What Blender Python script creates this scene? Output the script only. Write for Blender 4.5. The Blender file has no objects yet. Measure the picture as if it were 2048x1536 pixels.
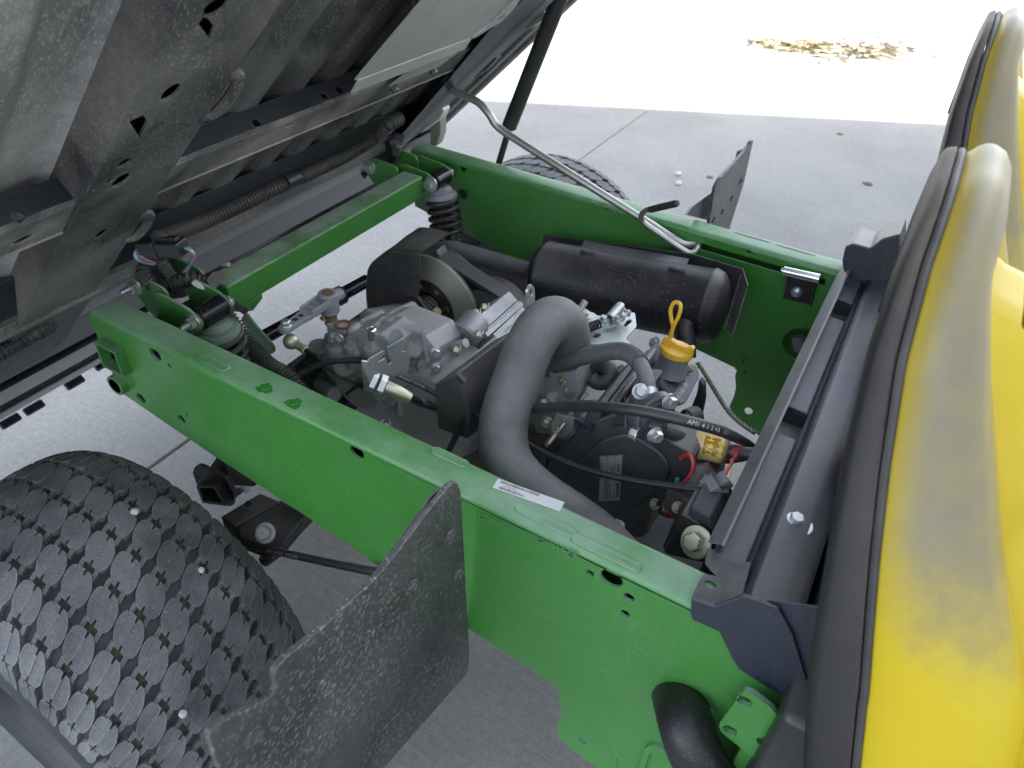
import bpy, bmesh, math, random
from mathutils import Vector as V, Matrix
from mathutils.geometry import tessellate_polygon
random.seed(7)
S = bpy.context.scene
COL = S.collection

# ------------------------------------------------------------------ camera
CAMZ = 1.375
cx = V((0.86270327, 0.50318759, 0.05045125))      # camera right in world axes
cy = V((0.35195225, -0.52576992, -0.77440016))    # camera down
cz = V((-0.3631428, 0.68583398, -0.63068143))     # camera forward
FPX = 1467.3
cam = bpy.data.cameras.new('camera')
camo = bpy.data.objects.new('camera', cam)
COL.objects.link(camo)
m = Matrix.Identity(4)
for i in range(3):
    m[i][0] = cx[i]; m[i][1] = -cy[i]; m[i][2] = -cz[i]
m[2][3] = CAMZ
camo.matrix_world = m
cam.sensor_fit = 'HORIZONTAL'; cam.sensor_width = 36
cam.lens = FPX / 2048 * 36
cam.clip_start = .02; cam.clip_end = 400
cam.dof.use_dof = True; cam.dof.focus_distance = 1.02; cam.dof.aperture_fstop = 7.5
S.camera = camo

# ------------------------------------------------------------------ light
SUN_EL = math.radians(24)
SUN_DIR = V((.865, .5, 0)).normalized() * math.cos(SUN_EL) + V((0, 0, math.sin(SUN_EL)))
w = bpy.data.worlds.new('World'); S.world = w; w.use_nodes = True
nt = w.node_tree; bg = nt.nodes['Background']
sky = nt.nodes.new('ShaderNodeTexSky'); sky.sky_type = 'NISHITA'; sky.sun_disc = False
sky.sun_elevation = SUN_EL
sky.sun_rotation = math.atan2(SUN_DIR.x, SUN_DIR.y)
sky.dust_density = 2.2; sky.ozone_density = .6; sky.air_density = .8
hs = nt.nodes.new('ShaderNodeHueSaturation'); hs.inputs['Saturation'].default_value = .48
nt.links.new(sky.outputs[0], hs.inputs['Color'])
nt.links.new(hs.outputs[0], bg.inputs['Color'])
bg.inputs['Strength'].default_value = .12
sun = bpy.data.lights.new('sun', 'SUN'); sun.energy = 4.5; sun.angle = math.radians(.5); sun.color = (1, .95, .86)
suno = bpy.data.objects.new('sun', sun); COL.objects.link(suno)
suno.rotation_euler = SUN_DIR.to_track_quat('Z', 'Y').to_euler()
S.view_settings.view_transform = 'Standard'; S.view_settings.look = 'None'
S.view_settings.gamma = 1; S.view_settings.use_curve_mapping = False
S.view_settings.exposure = 3.1

# ------------------------------------------------------------------ measuring: where the sight line through photo pixel (u, v) meets a plane of the place
O = V((0, 0, CAMZ))
def ray(u, v):
    return (cx * (u - 1024) + cy * (v - 768) + cz * FPX).normalized()
def at(u, v, x=None, y=None, z=None, pl=None):
    d = ray(u, v)
    if x is not None: t = x / d.x
    elif y is not None: t = y / d.y
    elif z is not None: t = (z - CAMZ) / d.z
    else: t = pl[0].dot(pl[1] - O) / pl[0].dot(d)
    return O + d * t
def ats(pts, **k): return [at(u, v, **k) for u, v in pts]
def aty(pts): return [at(u, v, y=y) for u, v, y in pts]
X, Y, Z = V((1, 0, 0)), V((0, 1, 0)), V((0, 0, 1))

# ------------------------------------------------------------------ mesh builder
class MB:
    def __init__(s): s.v = []; s.f = []; s.m = []; s.cm = 0
    def add(s, vs, fs):
        b = len(s.v); s.v += [tuple(p) for p in vs]
        for f in fs: s.f.append([b + i for i in f]); s.m.append(s.cm)
        return s
    def box(s, c, sx, sy, sz, ax=None):
        c = V(c); ax = ax or (X, Y, Z); a, b, d = ax[0] * sx / 2, ax[1] * sy / 2, ax[2] * sz / 2
        vs = [c + a * i + b * j + d * k for i in (-1, 1) for j in (-1, 1) for k in (-1, 1)]
        return s.add(vs, [(0, 1, 3, 2), (4, 6, 7, 5), (0, 4, 5, 1), (2, 3, 7, 6), (0, 2, 6, 4), (1, 5, 7, 3)])
    def bb(s, lo, hi):
        lo, hi = V(lo), V(hi); d = hi - lo
        return s.box((lo + hi) / 2, d.x, d.y, d.z)
    def prism(s, pts, ext):
        n = len(pts); ext = V(ext); pts = [V(p) for p in pts]
        nrm = V((0, 0, 0))
        for i in range(n): nrm += pts[i].cross(pts[(i + 1) % n])
        if nrm.dot(ext) > 0: pts = pts[::-1]
        vs = pts + [p + ext for p in pts]
        return s.add(vs, [list(range(n)), list(range(2 * n - 1, n - 1, -1))] + [((i + 1) % n, i, n + i, n + (i + 1) % n) for i in range(n)])
    def plate(s, outer, holes, ext):
        ext = V(ext); loops = [[V(p) for p in outer]] + [[V(p) for p in h] for h in holes]
        flat = [p for l in loops for p in l]; n = len(flat)
        tri = tessellate_polygon(loops)
        vs = flat + [p + ext for p in flat]; fs = []
        for t in tri:
            a, b, c = [flat[i] for i in t]
            t = list(t)
            if (b - a).cross(c - a).dot(ext) > 0: t = t[::-1]
            fs.append(t); fs.append([i + n for i in t[::-1]])
        o = 0
        for li, l in enumerate(loops):
            k = len(l); nrm = V((0, 0, 0))
            for i in range(k): nrm += l[i].cross(l[(i + 1) % k])
            flip = (nrm.dot(ext) > 0) != (li > 0)
            for i in range(k):
                q = [o + (i + 1) % k, o + i, n + o + i, n + o + (i + 1) % k]
                fs.append(q[::-1] if flip else q)
            o += k
        return s.add(vs, fs)
    def tube(s, path, r, n=12, caps=True):
        path = [V(p) for p in path]; k = len(path)
        rs = r if isinstance(r, (list, tuple)) else [r] * k
        T = []
        for i in range(k):
            T.append((path[min(i + 1, k - 1)] - path[max(i - 1, 0)]).normalized())
        u = T[0].orthogonal().normalized(); vs = []; fs = []
        for i in range(k):
            u = (u - T[i] * u.dot(T[i])).normalized(); q = T[i].cross(u)
            for j in range(n):
                a = 2 * math.pi * j / n
                vs.append(path[i] + (u * math.cos(a) + q * math.sin(a)) * rs[i])
        for i in range(k - 1):
            for j in range(n):
                fs.append((i * n + j, i * n + (j + 1) % n, (i + 1) * n + (j + 1) % n, (i + 1) * n + j))
        if caps:
            fs.append(list(range(n - 1, -1, -1))); fs.append(list(range((k - 1) * n, k * n)))
        return s.add(vs, fs)
    def lathe(s, o, axis, prof, n=32, a0=0, a1=None, squash=None, up=None):
        o = V(o); axis = V(axis).normalized()
        u = (up - axis * up.dot(axis)).normalized() if up else axis.orthogonal().normalized()
        q = axis.cross(u)
        full = a1 is None; a1 = 2 * math.pi if full else a1
        m_ = n if full else n + 1; vs = []; fs = []; k = len(prof); sq = squash or (1, 1)
        for r, h in prof:
            for j in range(m_):
                a = a0 + (a1 - a0) * j / n
                vs.append(o + axis * h + (u * math.cos(a) * sq[0] + q * math.sin(a) * sq[1]) * r)
        for i in range(k - 1):
            for j in range(n):
                j2 = (j + 1) % m_
                fs.append((i * m_ + j, i * m_ + j2, (i + 1) * m_ + j2, (i + 1) * m_ + j))
        if full:
            if prof[0][0] > 1e-6: fs.append(list(range(m_ - 1, -1, -1)))
            if prof[-1][0] > 1e-6: fs.append(list(range((k - 1) * m_, k * m_)))
        return s.add(vs, fs)
    def cyl(s, a, b, r, n=20, bev=None):
        a, b = V(a), V(b); L = (b - a).length; c = bev if bev is not None else min(r, L) * .12
        return s.lathe(a, b - a, [(r - c, 0), (r, c), (r, L - c), (r - c, L)], n)
    def hexbolt(s, o, axis, r, h=None, washer=1.45):
        o = V(o); axis = V(axis).normalized(); h = h or r * .75
        if washer: s.lathe(o, axis, [(r * washer, 0), (r * washer, r * .14), (r * washer * .95, r * .2)], 20)
        return s.lathe(o + axis * r * .2, axis, [(r, 0), (r, h * .85), (r * .86, h)], 6)
    def nut(s, o, axis, r, stud=.02):
        s.hexbolt(o, axis, r, r * .9, 1.4); ax = V(axis).normalized()
        prof = []
        k = 8
        for i in range(k): prof += [(r * .52, r + stud * i / k), (r * .45, r + stud * (i + .5) / k)]
        return s.lathe(V(o), ax, [(r * .5, r * .8)] + prof + [(r * .38, r + stud * 1.05)], 14)
    def grid(s, P):
        a, b = len(P), len(P[0])
        return s.add([p for row in P for p in row], [(i * b + j, i * b + j + 1, (i + 1) * b + j + 1, (i + 1) * b + j) for i in range(a - 1) for j in range(b - 1)])
    def coil(s, o, axis, R, r, turns, h, n=8, seg=22, pitches=None):
        o = V(o); axis = V(axis).normalized(); u = axis.orthogonal().normalized(); q = axis.cross(u)
        k = int(turns * seg); p = []
        for i in range(k + 1):
            t = i / k; a = 2 * math.pi * turns * t; hh = pitches(t) if pitches else t
            p.append(o + axis * h * hh + (u * math.cos(a) + q * math.sin(a)) * R)
        return s.tube(p, r, n)

def cr(pts, k=8):
    """smooth curve through the points"""
    p = [V(q) for q in pts]; p = [p[0] * 2 - p[1]] + p + [p[-1] * 2 - p[-2]]; out = []
    for i in range(1, len(p) - 2):
        a, b, c, d = p[i - 1:i + 3]
        for j in range(k):
            t = j / k
            out.append(((b * 2) + (c - a) * t + (a * 2 - b * 5 + c * 4 - d) * t * t + (b * 3 - a - c * 3 + d) * t ** 3) * .5)
    return out + [p[-2]]
def resample(path, step):
    out = [path[0]]; acc = 0
    for a, b in zip(path, path[1:]):
        L = (b - a).length
        while acc + L >= step:
            a = a + (b - a) * ((step - acc) / L); L = (b - a).length; acc = 0; out.append(a)
        acc += L
    return out
def conduit(mb, pts, r, pitch=.0064, n=14):
    pitch = .0064
    p = resample(cr(pts, 14), pitch / 4); q = [.80, 1, 1, .80]
    return mb.tube(p, [r * q[i % 4] for i in range(len(p))], n)
def circ(c, a, b, r, n=18, sx=1, sy=1):
    c = V(c); return [c + a * (math.cos(2 * math.pi * i / n) * r * sx) + b * (math.sin(2 * math.pi * i / n) * r * sy) for i in range(n)]
def rnd(pts, r, k=4):
    """round the corners of a flat outline"""
    p = [V(q) for q in pts]; n = len(p); out = []
    for i in range(n):
        a, b, c = p[i - 1], p[i], p[(i + 1) % n]
        d1, d2 = a - b, c - b; l = min(r, d1.length * .45, d2.length * .45)
        s1, s2 = b + d1.normalized() * l, b + d2.normalized() * l
        for j in range(k + 1):
            t = j / k; out.append(s1 * (1 - t) ** 2 + b * 2 * t * (1 - t) + s2 * t * t)
    return out

# ------------------------------------------------------------------ objects
def setp(o, label=None, cat=None, group=None, kind=None):
    if label: o['label'] = label
    if cat: o['category'] = cat
    if group: o['group'] = group
    if kind: o['kind'] = kind
    return o
def thing(name, label, cat, loc, group=None):
    o = bpy.data.objects.new(name, None); COL.objects.link(o); o.location = V(loc); o.empty_display_size = .05
    return setp(o, label, cat, group)
def obj(name, mb, mats, parent=None, ang=35, bevel=0, seg=2, weld=False):
    me = bpy.data.meshes.new(name)
    loc = V((0, 0, 0)); wl = V((0, 0, 0))
    par = parent
    while par is not None: wl = wl + par.location; par = par.parent
    me.from_pydata([tuple(V(p) - wl) for p in mb.v], [], mb.f)
    mats = mats if isinstance(mats, (list, tuple)) else [mats]
    for t in mats: me.materials.append(t)
    me.polygons.foreach_set('material_index', mb.m)
    me.update()
    if weld or bevel:
        b = bmesh.new(); b.from_mesh(me); bmesh.ops.remove_doubles(b, verts=b.verts, dist=1e-5)
        bmesh.ops.recalc_face_normals(b, faces=b.faces); b.to_mesh(me); b.free()
    me.polygons.foreach_set('use_smooth', [True] * len(me.polygons))
    me.set_sharp_from_angle(angle=math.radians(ang))
    o = bpy.data.objects.new(name, me); COL.objects.link(o)
    if parent: o.parent = parent
    if bevel:
        md = o.modifiers.new('bevel', 'BEVEL'); md.width = bevel; md.segments = seg; md.limit_method = 'ANGLE'; md.angle_limit = math.radians(30); md.harden_normals = True
    return o
def copy_tree(o, parent=None):
    c = o.copy(); COL.objects.link(c)
    if parent: c.parent = parent
    for ch in list(o.children): copy_tree(ch, c)
    return c
def text_mesh(mb, txt, o, right, up, size, th=.0004, shear=0, bold=0, align='LEFT'):
    cu = bpy.data.curves.new('t', 'FONT'); cu.body = txt; cu.size = 1; cu.shear = shear; cu.offset = bold; cu.align_x = align; cu.resolution_u = 3
    t = bpy.data.objects.new('t', cu); me = t.to_mesh()
    o = V(o); right = V(right).normalized(); up = V(up); up = (up - right * up.dot(right)).normalized(); n = right.cross(up)
    mb.add([o + right * (q.co.x * size) + up * (q.co.y * size) + n * th for q in me.vertices], [list(p.vertices) for p in me.polygons])
    t.to_mesh_clear(); bpy.data.objects.remove(t); bpy.data.curves.remove(cu)
def along(mb, txt, path, size, facing, lift, th=.0):
    """letters set one by one along a cable, on the side turned to the given direction"""
    L = [0]
    for a, b in zip(path, path[1:]): L.append(L[-1] + (b - a).length)
    s = 0
    for ch in txt:
        for i in range(len(path) - 1):
            if L[i + 1] >= s: break
        t = (path[i + 1] - path[i]).normalized(); p = path[i] + t * (s - L[i])
        nn = (facing - t * facing.dot(t)).normalized(); up = nn.cross(t)
        if ch != ' ': text_mesh(mb, ch, p + nn * lift - up * size * .36, t, up, size, 0)
        s += size * .66

# ------------------------------------------------------------------ materials
def mat(name, col, rough=.5, metal=0., spec=.5, dust=0., dcol=(.36, .345, .32), dscale=7., up=0., edge=0., ecol=None, var=.12,
        vscale=14., bump=0., bscale=350., spots=0., sscale=160., scol=None, coat=0., stretch=None, rust=0., hard=.18, scratch=0., drough=.85, sthr=.62, srad=.32, slo=.38):
    m_ = bpy.data.materials.new(name); m_.use_nodes = True; t = m_.node_tree; N = t.nodes; Lk = t.links.new
    b = N['Principled BSDF']; tc = N.new('ShaderNodeTexCoord'); P = tc.outputs['Object']
    def noise(scale, det=5, ro=.6, vec=None, dist=0):
        n = N.new('ShaderNodeTexNoise'); n.inputs['Scale'].default_value = scale; n.inputs['Detail'].default_value = det; n.inputs['Roughness'].default_value = ro
        n.inputs['Distortion'].default_value = dist
        Lk(vec or P, n.inputs['Vector']); return n.outputs['Fac']
    def mr(x, a, c, lo=0, hi=1):
        n = N.new('ShaderNodeMapRange'); n.inputs[1].default_value = a; n.inputs[2].default_value = c; n.inputs[3].default_value = lo; n.inputs[4].default_value = hi
        Lk(x, n.inputs[0]); return n.outputs[0]
    def ma(op, x, y):
        n = N.new('ShaderNodeMath'); n.operation = op
        for i, q in enumerate((x, y)):
            if isinstance(q, (int, float)): n.inputs[i].default_value = q
            else: Lk(q, n.inputs[i])
        return n.outputs[0]
    def mix(f, a, c):
        n = N.new('ShaderNodeMix'); n.data_type = 'RGBA'
        if isinstance(f, (int, float)): n.inputs[0].default_value = f
        else: Lk(f, n.inputs[0])
        for i, q in ((6, a), (7, c)):
            if isinstance(q, tuple): n.inputs[i].default_value = (*q[:3], 1)
            else: Lk(q, n.inputs[i])
        return n.outputs[2]
    base = mix(mr(noise(vscale, 6), .3, .7), tuple(c * (1 - var) for c in col), tuple(min(1, c * (1 + var)) for c in col))
    mask = None
    if dust:
        a = mr(noise(dscale, 7, .62, dist=.4), .5 - hard, .5 + hard)
        fine = mr(noise(dscale * 22, 3, .7), .25, .75, .55, 1)
        mask = ma('MULTIPLY', ma('MULTIPLY', a, fine), dust)
        mask = ma('ADD', mask, dust * .12)
    if up:
        g = N.new('ShaderNodeNewGeometry'); sx = N.new('ShaderNodeSeparateXYZ'); Lk(g.outputs['Normal'], sx.inputs[0])
        u_ = ma('MULTIPLY', mr(sx.outputs[2], .2, 1.0), ma('MULTIPLY', mr(noise(dscale * 1.7, 7, .65), .3, .62), up))
        mask = u_ if mask is None else ma('ADD', mask, u_)
    bev = None
    if edge:
        bv = N.new('ShaderNodeBevel'); bv.samples = 4; bv.inputs['Radius'].default_value = .0022
        g = N.new('ShaderNodeNewGeometry'); dt = N.new('ShaderNodeVectorMath'); dt.operation = 'DOT_PRODUCT'
        Lk(bv.outputs[0], dt.inputs[0]); Lk(g.outputs['Normal'], dt.inputs[1])
        e = ma('MULTIPLY', mr(dt.outputs['Value'], .995, .82), ma('MULTIPLY', mr(noise(40, 4), .35, .6), edge))
        if ecol: base = mix(ma('MINIMUM', e, 1.), base, ecol)
        else: mask = e if mask is None else ma('ADD', mask, e)
    if spots:
        vec = P
        if stretch:
            mp = N.new('ShaderNodeMapping'); mp.vector_type = 'TEXTURE'; mp.inputs['Rotation'].default_value = stretch[0]; mp.inputs['Scale'].default_value = stretch[1]; Lk(P, mp.inputs[0]); vec = mp.outputs[0]
        vo = N.new('ShaderNodeTexVoronoi'); vo.inputs['Scale'].default_value = sscale; Lk(vec, vo.inputs['Vector'])
        sp = N.new('ShaderNodeSeparateColor'); Lk(vo.outputs['Color'], sp.inputs[0])
        sel = mr(sp.outputs[0], sthr, sthr + .06); rad = ma('MULTIPLY', sp.outputs[1], srad)
        dd = ma('ADD', vo.outputs['Distance'], ma('MULTIPLY', ma('SUBTRACT', noise(sscale * 3, 2, .5, vec), .5), .5))
        msk = ma('MULTIPLY', ma('MULTIPLY', mr(ma('SUBTRACT', dd, rad), .08, -.02), sel), ma('MULTIPLY', mr(noise(5, 4), slo, slo + .2), spots))
        if scol: base = mix(ma('MINIMUM', msk, 1.), base, scol)
        else: mask = msk if mask is None else ma('ADD', mask, msk)
    if scratch:
        mp = N.new('ShaderNodeMapping'); mp.inputs['Rotation'].default_value = (.3, .6, .9); mp.inputs['Scale'].default_value = (14, 1, 14); Lk(P, mp.inputs[0])
        s1 = mr(noise(22, 3, .5, mp.outputs[0]), .68, .74)
        sm = ma('MULTIPLY', s1, ma('MULTIPLY', mr(noise(5, 2), .45, .6), scratch))
        mask = sm if mask is None else ma('ADD', mask, sm)
    if rust:
        base = mix(ma('MULTIPLY', mr(noise(30, 6), .5, .66), rust), base, (.16, .07, .03))
    rgh = rough
    if mask is not None:
        mask = ma('MINIMUM', mask, 1.)
        dc = mix(noise(dscale * 5, 3), tuple(c * .8 for c in dcol), tuple(min(1, c * 1.15) for c in dcol))
        base = mix(mask, base, dc)
        Lk(ma('ADD', ma('MULTIPLY', mask, drough - rough), rough), b.inputs['Roughness'])
        if metal: Lk(ma('MULTIPLY', ma('SUBTRACT', 1., mask), metal), b.inputs['Metallic'])
    else:
        Lk(mr(noise(60, 4), .3, .7, max(.03, rough - .07), min(1, rough + .07)), b.inputs['Roughness'])
        b.inputs['Metallic'].default_value = metal
    Lk(base, b.inputs['Base Color'])
    b.inputs['Specular IOR Level'].default_value = spec
    if coat: b.inputs['Coat Weight'].default_value = coat; b.inputs['Coat Roughness'].default_value = .12
    if bump:
        bp = N.new('ShaderNodeBump'); bp.inputs['Strength'].default_value = bump; bp.inputs['Distance'].default_value = .002
        Lk(noise(bscale, 4, .6), bp.inputs['Height']); Lk(bp.outputs[0], b.inputs['Normal'])
    return m_
M = {}
DUST = (.36, .34, .31); TAN = (.42, .38, .31)
M['green'] = mat('green_paint', (.042, .215, .026), .30, dust=.16, dcol=(.29, .43, .32), dscale=4, up=.75, edge=.25, var=.05, bump=.05, bscale=500, spots=.6, sscale=620, stretch=((0, 2.5, 0), (1, 1, 3.5)), scol=(.24, .38, .25), drough=.55, scratch=.22)  # pale green film on upward faces: dust plus painted sky sheen
M['green_dusty'] = mat('dusty_green_paint', (.036, .19, .026), .36, dust=.12, dcol=(.33, .38, .34), dscale=9, up=.85, edge=.3, var=.1, bump=.1, bscale=300)
M['blackpaint'] = mat('black_paint', (.012, .013, .017), .38, dust=.12, up=.2, edge=.35, var=.15, bump=.12, bscale=600)
M['bed'] = mat('dusty_black_bed_paint', (.019, .020, .024), .42, dust=.52, dcol=(.33, .315, .29), dscale=6, edge=.5, spots=.9, sscale=720, sthr=.45, srad=.42, slo=.34, stretch=((0, .785, 0), (1, 1, 3.2)), bump=.45, bscale=420, var=.2, hard=.12)
M['bed_dusty'] = mat('caked_dust_bed_paint', (.016, .018, .022), .45, dust=.75, dcol=(.36, .34, .31), dscale=8, edge=.4, bump=.4, bscale=400, var=.2, hard=.10, spots=.7, sscale=400, sthr=.5)
M['bed_clean'] = mat('black_bed_paint', (.010, .013, .023), .30, dust=.06, dcol=(.30, .28, .25), dscale=7, edge=.45, spots=.5, sscale=450, bump=.35, bscale=500, var=.2)
M['bed_mud'] = mat('muddy_bed_floor', (.020, .021, .025), .42, dust=1.0, dcol=(.50, .48, .45), dscale=2.2, spots=.95, sscale=620, sthr=.4, srad=.45, slo=.3, stretch=((0, .785, 0), (1, 1, 3.2)), bump=.5, bscale=260, var=.25, hard=.12)  # caked dust, paled further to carry the light on the near floor
M['gloss'] = mat('gloss_black', (.006, .007, .012), .16, dust=.03, var=.1)
M['plastic'] = mat('black_plastic', (.013, .018, .032), .24, spec=1.0, dust=.07, up=.12, dcol=(.24, .25, .28), edge=.28, bump=.5, bscale=750, var=.12, scratch=.3)  # blue base and bluish dust on top faces imitate reflected sky
M['plastic_dusty'] = mat('dusty_black_plastic', (.017, .019, .025), .45, dust=.22, dcol=(.30, .28, .26), dscale=9, up=.42, edge=.55, bump=.35, bscale=500, var=.2)
M['guard'] = mat('dirty_black_guard', (.012, .013, .015), .45, dust=.16, dcol=(.26, .25, .23), dscale=22, up=.3, edge=.35, bump=.5, bscale=350, spots=.7, sscale=260, var=.2)
M['flap'] = mat('mud_splashed_flap', (.018, .021, .027), .40, dust=.42, dcol=(.25, .245, .235), dscale=6, edge=.8, spots=.75, sscale=560, scol=(.42, .385, .31), stretch=((-1.2, 0, 0), (1, 1, 3.0)), sthr=.30, srad=.5, slo=.30, bump=.4, bscale=650, var=.2)
M['shell'] = mat('seat_shell_plastic', (.012, .013, .017), .42, dust=.07, up=.5, dcol=(.27, .20, .14), edge=.15, bump=.5, bscale=900, var=.15)  # brown upper faces: dust, with warm bounced sunlight put into its colour
M['cast'] = mat('cast_aluminium', (.34, .34, .345), .48, metal=.25, dust=.35, dcol=(.285, .278, .265), dscale=14, up=.25, bump=.3, bscale=380, var=.2)
M['castbright'] = mat('bright_cast_aluminium', (.42, .44, .47), .45, metal=.6, dust=.3, dcol=(.33, .31, .28), dscale=18, edge=.2, bump=.35, bscale=300, var=.25, rust=.06)
M['valve'] = mat('grey_painted_casting', (.25, .27, .31), .45, metal=.2, dust=.18, dcol=(.34, .33, .31), dscale=12, up=.25, bump=.2, bscale=400, var=.1)
M['zinc'] = mat('zinc_plate', (.56, .60, .60), .34, metal=.85, dust=.18, dcol=(.35, .33, .29), dscale=22, var=.12)
M['zincgold'] = mat('yellow_zinc', (.50, .47, .36), .36, metal=.85, dust=.2, dcol=(.35, .32, .27), dscale=22, var=.15)
M['chrome'] = mat('bright_plate', (.75, .78, .78), .2, metal=.95, dust=.06, var=.08)
M['rod'] = mat('zinc_rod', (.42, .43, .39), .34, metal=.8, dust=.16, dcol=(.30, .29, .24), dscale=18, var=.2, scratch=.4)
M['steel'] = mat('grey_sheet_metal', (.46, .46, .45), .5, metal=.3, dust=.4, dcol=(.40, .38, .34), dscale=5, bump=.15, bscale=300, spots=.6, sscale=160, scol=(.10, .10, .10), stretch=((0, .785, 0), (1, 1, 5)), var=.08)
M['muffler'] = mat('heat_blued_steel', (.016, .016, .021), .42, metal=.1, dust=.05, spots=1.0, sscale=170, sthr=.4, srad=.45, slo=.36, scol=(.065, .06, .06), edge=.3, up=.16, dcol=(.26, .24, .23), bump=.3, bscale=250, var=.3, rust=.07)
M['shield'] = mat('dark_shield_metal', (.035, .036, .04), .42, metal=.35, dust=.2, edge=.5, var=.15)
M['rust'] = mat('rusty_bore', (.17, .085, .045), .8, var=.3, bump=.4)
M['rubber'] = mat('tyre_rubber', (.024, .027, .034), .55, dust=.07, dcol=(.24, .235, .22), dscale=6, bump=.3, bscale=300, var=.15)
M['tread'] = mat('dusty_tread_rubber', (.040, .043, .050), .6, dust=.75, dcol=(.27, .27, .275), dscale=9, edge=.6, bump=.9, bscale=330, var=.2, spots=.5, sscale=180, scol=(.28, .28, .27))
M['dirt'] = mat('dried_dirt', (.085, .070, .050), .9, bump=.6, bscale=300, var=.3)
M['stone'] = mat('white_stone', (.46, .45, .43), .8, bump=.4, bscale=200, var=.1)
M['hose'] = mat('dusty_grey_hose', (.045, .047, .052), .55, dust=.5, dcol=(.26, .258, .255), dscale=7, up=.45, bump=.2, bscale=300, var=.1, scratch=.5, hard=.3)
M['rubberhose'] = mat('black_rubber_hose', (.018, .019, .021), .5, dust=.18, dcol=(.26, .25, .23), dscale=14, up=.25, bump=.1, var=.15)
M['cable'] = mat('cable_sheath', (.011, .012, .015), .38, dust=.06, up=.16, dcol=(.25, .25, .25), var=.1)
M['conduit'] = mat('split_conduit', (.02, .021, .024), .5, dust=.14, dcol=(.28, .26, .23), dscale=16, up=.12, edge=0, var=.15)
M['duct'] = mat('black_duct', (.012, .012, .013), .42, dust=.06, dcol=(.22, .21, .19), dscale=12, spots=.5, sscale=300, bump=.15, var=.15)
M['pump'] = mat('grey_black_moulding', (.05, .055, .065), .38, dust=.25, dcol=(.28, .275, .265), dscale=20, edge=.5, var=.15)
M['capgreen'] = mat('greenish_grey_cap', (.13, .19, .15), .45, dust=.3, dcol=(.28, .29, .26), dscale=16, var=.12)
M['braid'] = mat('braided_sleeve', (.05, .052, .056), .6, dust=.2, dcol=(.27, .26, .25), dscale=20, bump=0, var=.1)
M['white'] = mat('white_print', (.46, .46, .46), .6, var=.05)
M['ink'] = mat('black_print', (.02, .02, .02), .6, var=.05)  # print, and flat dark painted where holes and recesses would be shaded
M['stamp'] = mat('stamped_marks', (.085, .26, .09), .6, var=.2)
M['sticker'] = mat('sticker_paper', (.66, .68, .66), .45, dust=.12, var=.03)
M['label'] = mat('engine_label', (.30, .31, .29), .5, dust=.3, var=.06)
M['yellowcap'] = mat('yellow_cap', (.78, .46, .025), .36, dust=.12, up=.3, dcol=(.42, .30, .12), dscale=25, var=.06)
M['filter'] = mat('amber_filter', (.66, .50, .22), .25, dust=.1, var=.1, coat=.5)
M['fuel'] = mat('amber_fuel', (.36, .19, .04), .3, var=.2)
M['paintpen'] = mat('yellow_paint_pen', (.85, .62, .05), .5, var=.05)
M['red'] = mat('red_cable', (.30, .025, .025), .42, dust=.15, var=.1)
M['redw'] = mat('red_wire', (.42, .03, .03), .4, dust=.08, var=.1)
M['blue'] = mat('blue_wire', (.20, .42, .62), .4, var=.05)
M['pink'] = mat('pink_wire', (.62, .24, .34), .4, var=.05)
M['teal'] = mat('teal_wire', (.03, .26, .20), .4, var=.05)
M['whitew'] = mat('white_wire', (.62, .64, .66), .4, var=.05)
M['purple'] = mat('purple_wire', (.16, .12, .32), .4, var=.05)
M['connector'] = mat('black_connector', (.014, .015, .018), .34, dust=.06, edge=.25, var=.1)
M['greyconn'] = mat('grey_connector', (.16, .17, .175), .45, dust=.15, var=.1)
M['spring'] = mat('spring_paint', (.013, .014, .016), .38, dust=.14, up=.3, dcol=(.26, .25, .22), var=.15)
M['clutch'] = mat('clutch_steel', (.34, .34, .30), .36, metal=.4, dust=.25, dcol=(.26, .25, .215), dscale=8, var=.12)
M['clutchdark'] = mat('clutch_cast', (.045, .043, .038), .5, metal=.3, dust=.3, dcol=(.16, .145, .12), dscale=14, up=.2, var=.2)
M['belt'] = mat('drive_belt', (.016, .018, .023), .45, dust=.1, up=.06, var=.15, spots=.4, sscale=150)
M['foil'] = mat('peeled_foil', (.26, .24, .21), .5, metal=.2, dust=.4, var=.2, bump=.6, bscale=120)
M['rope'] = mat('wire_rope', (.30, .28, .22), .5, metal=.4, dust=.3, var=.25)
M['straw'] = mat('straw_debris', (.33, .27, .16), .9, var=.45)
M['siding'] = mat('white_siding', (.72, .72, .70), .5, var=.04)
M['edgebar'] = mat('scuffed_sheet_edge', (.12, .125, .135), .42, dust=.35, metal=.3, dscale=12, edge=.6, scratch=.6, var=.15)
M['ground'] = mat('compacted_base', (.10, .095, .09), .95, var=.3)

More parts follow.
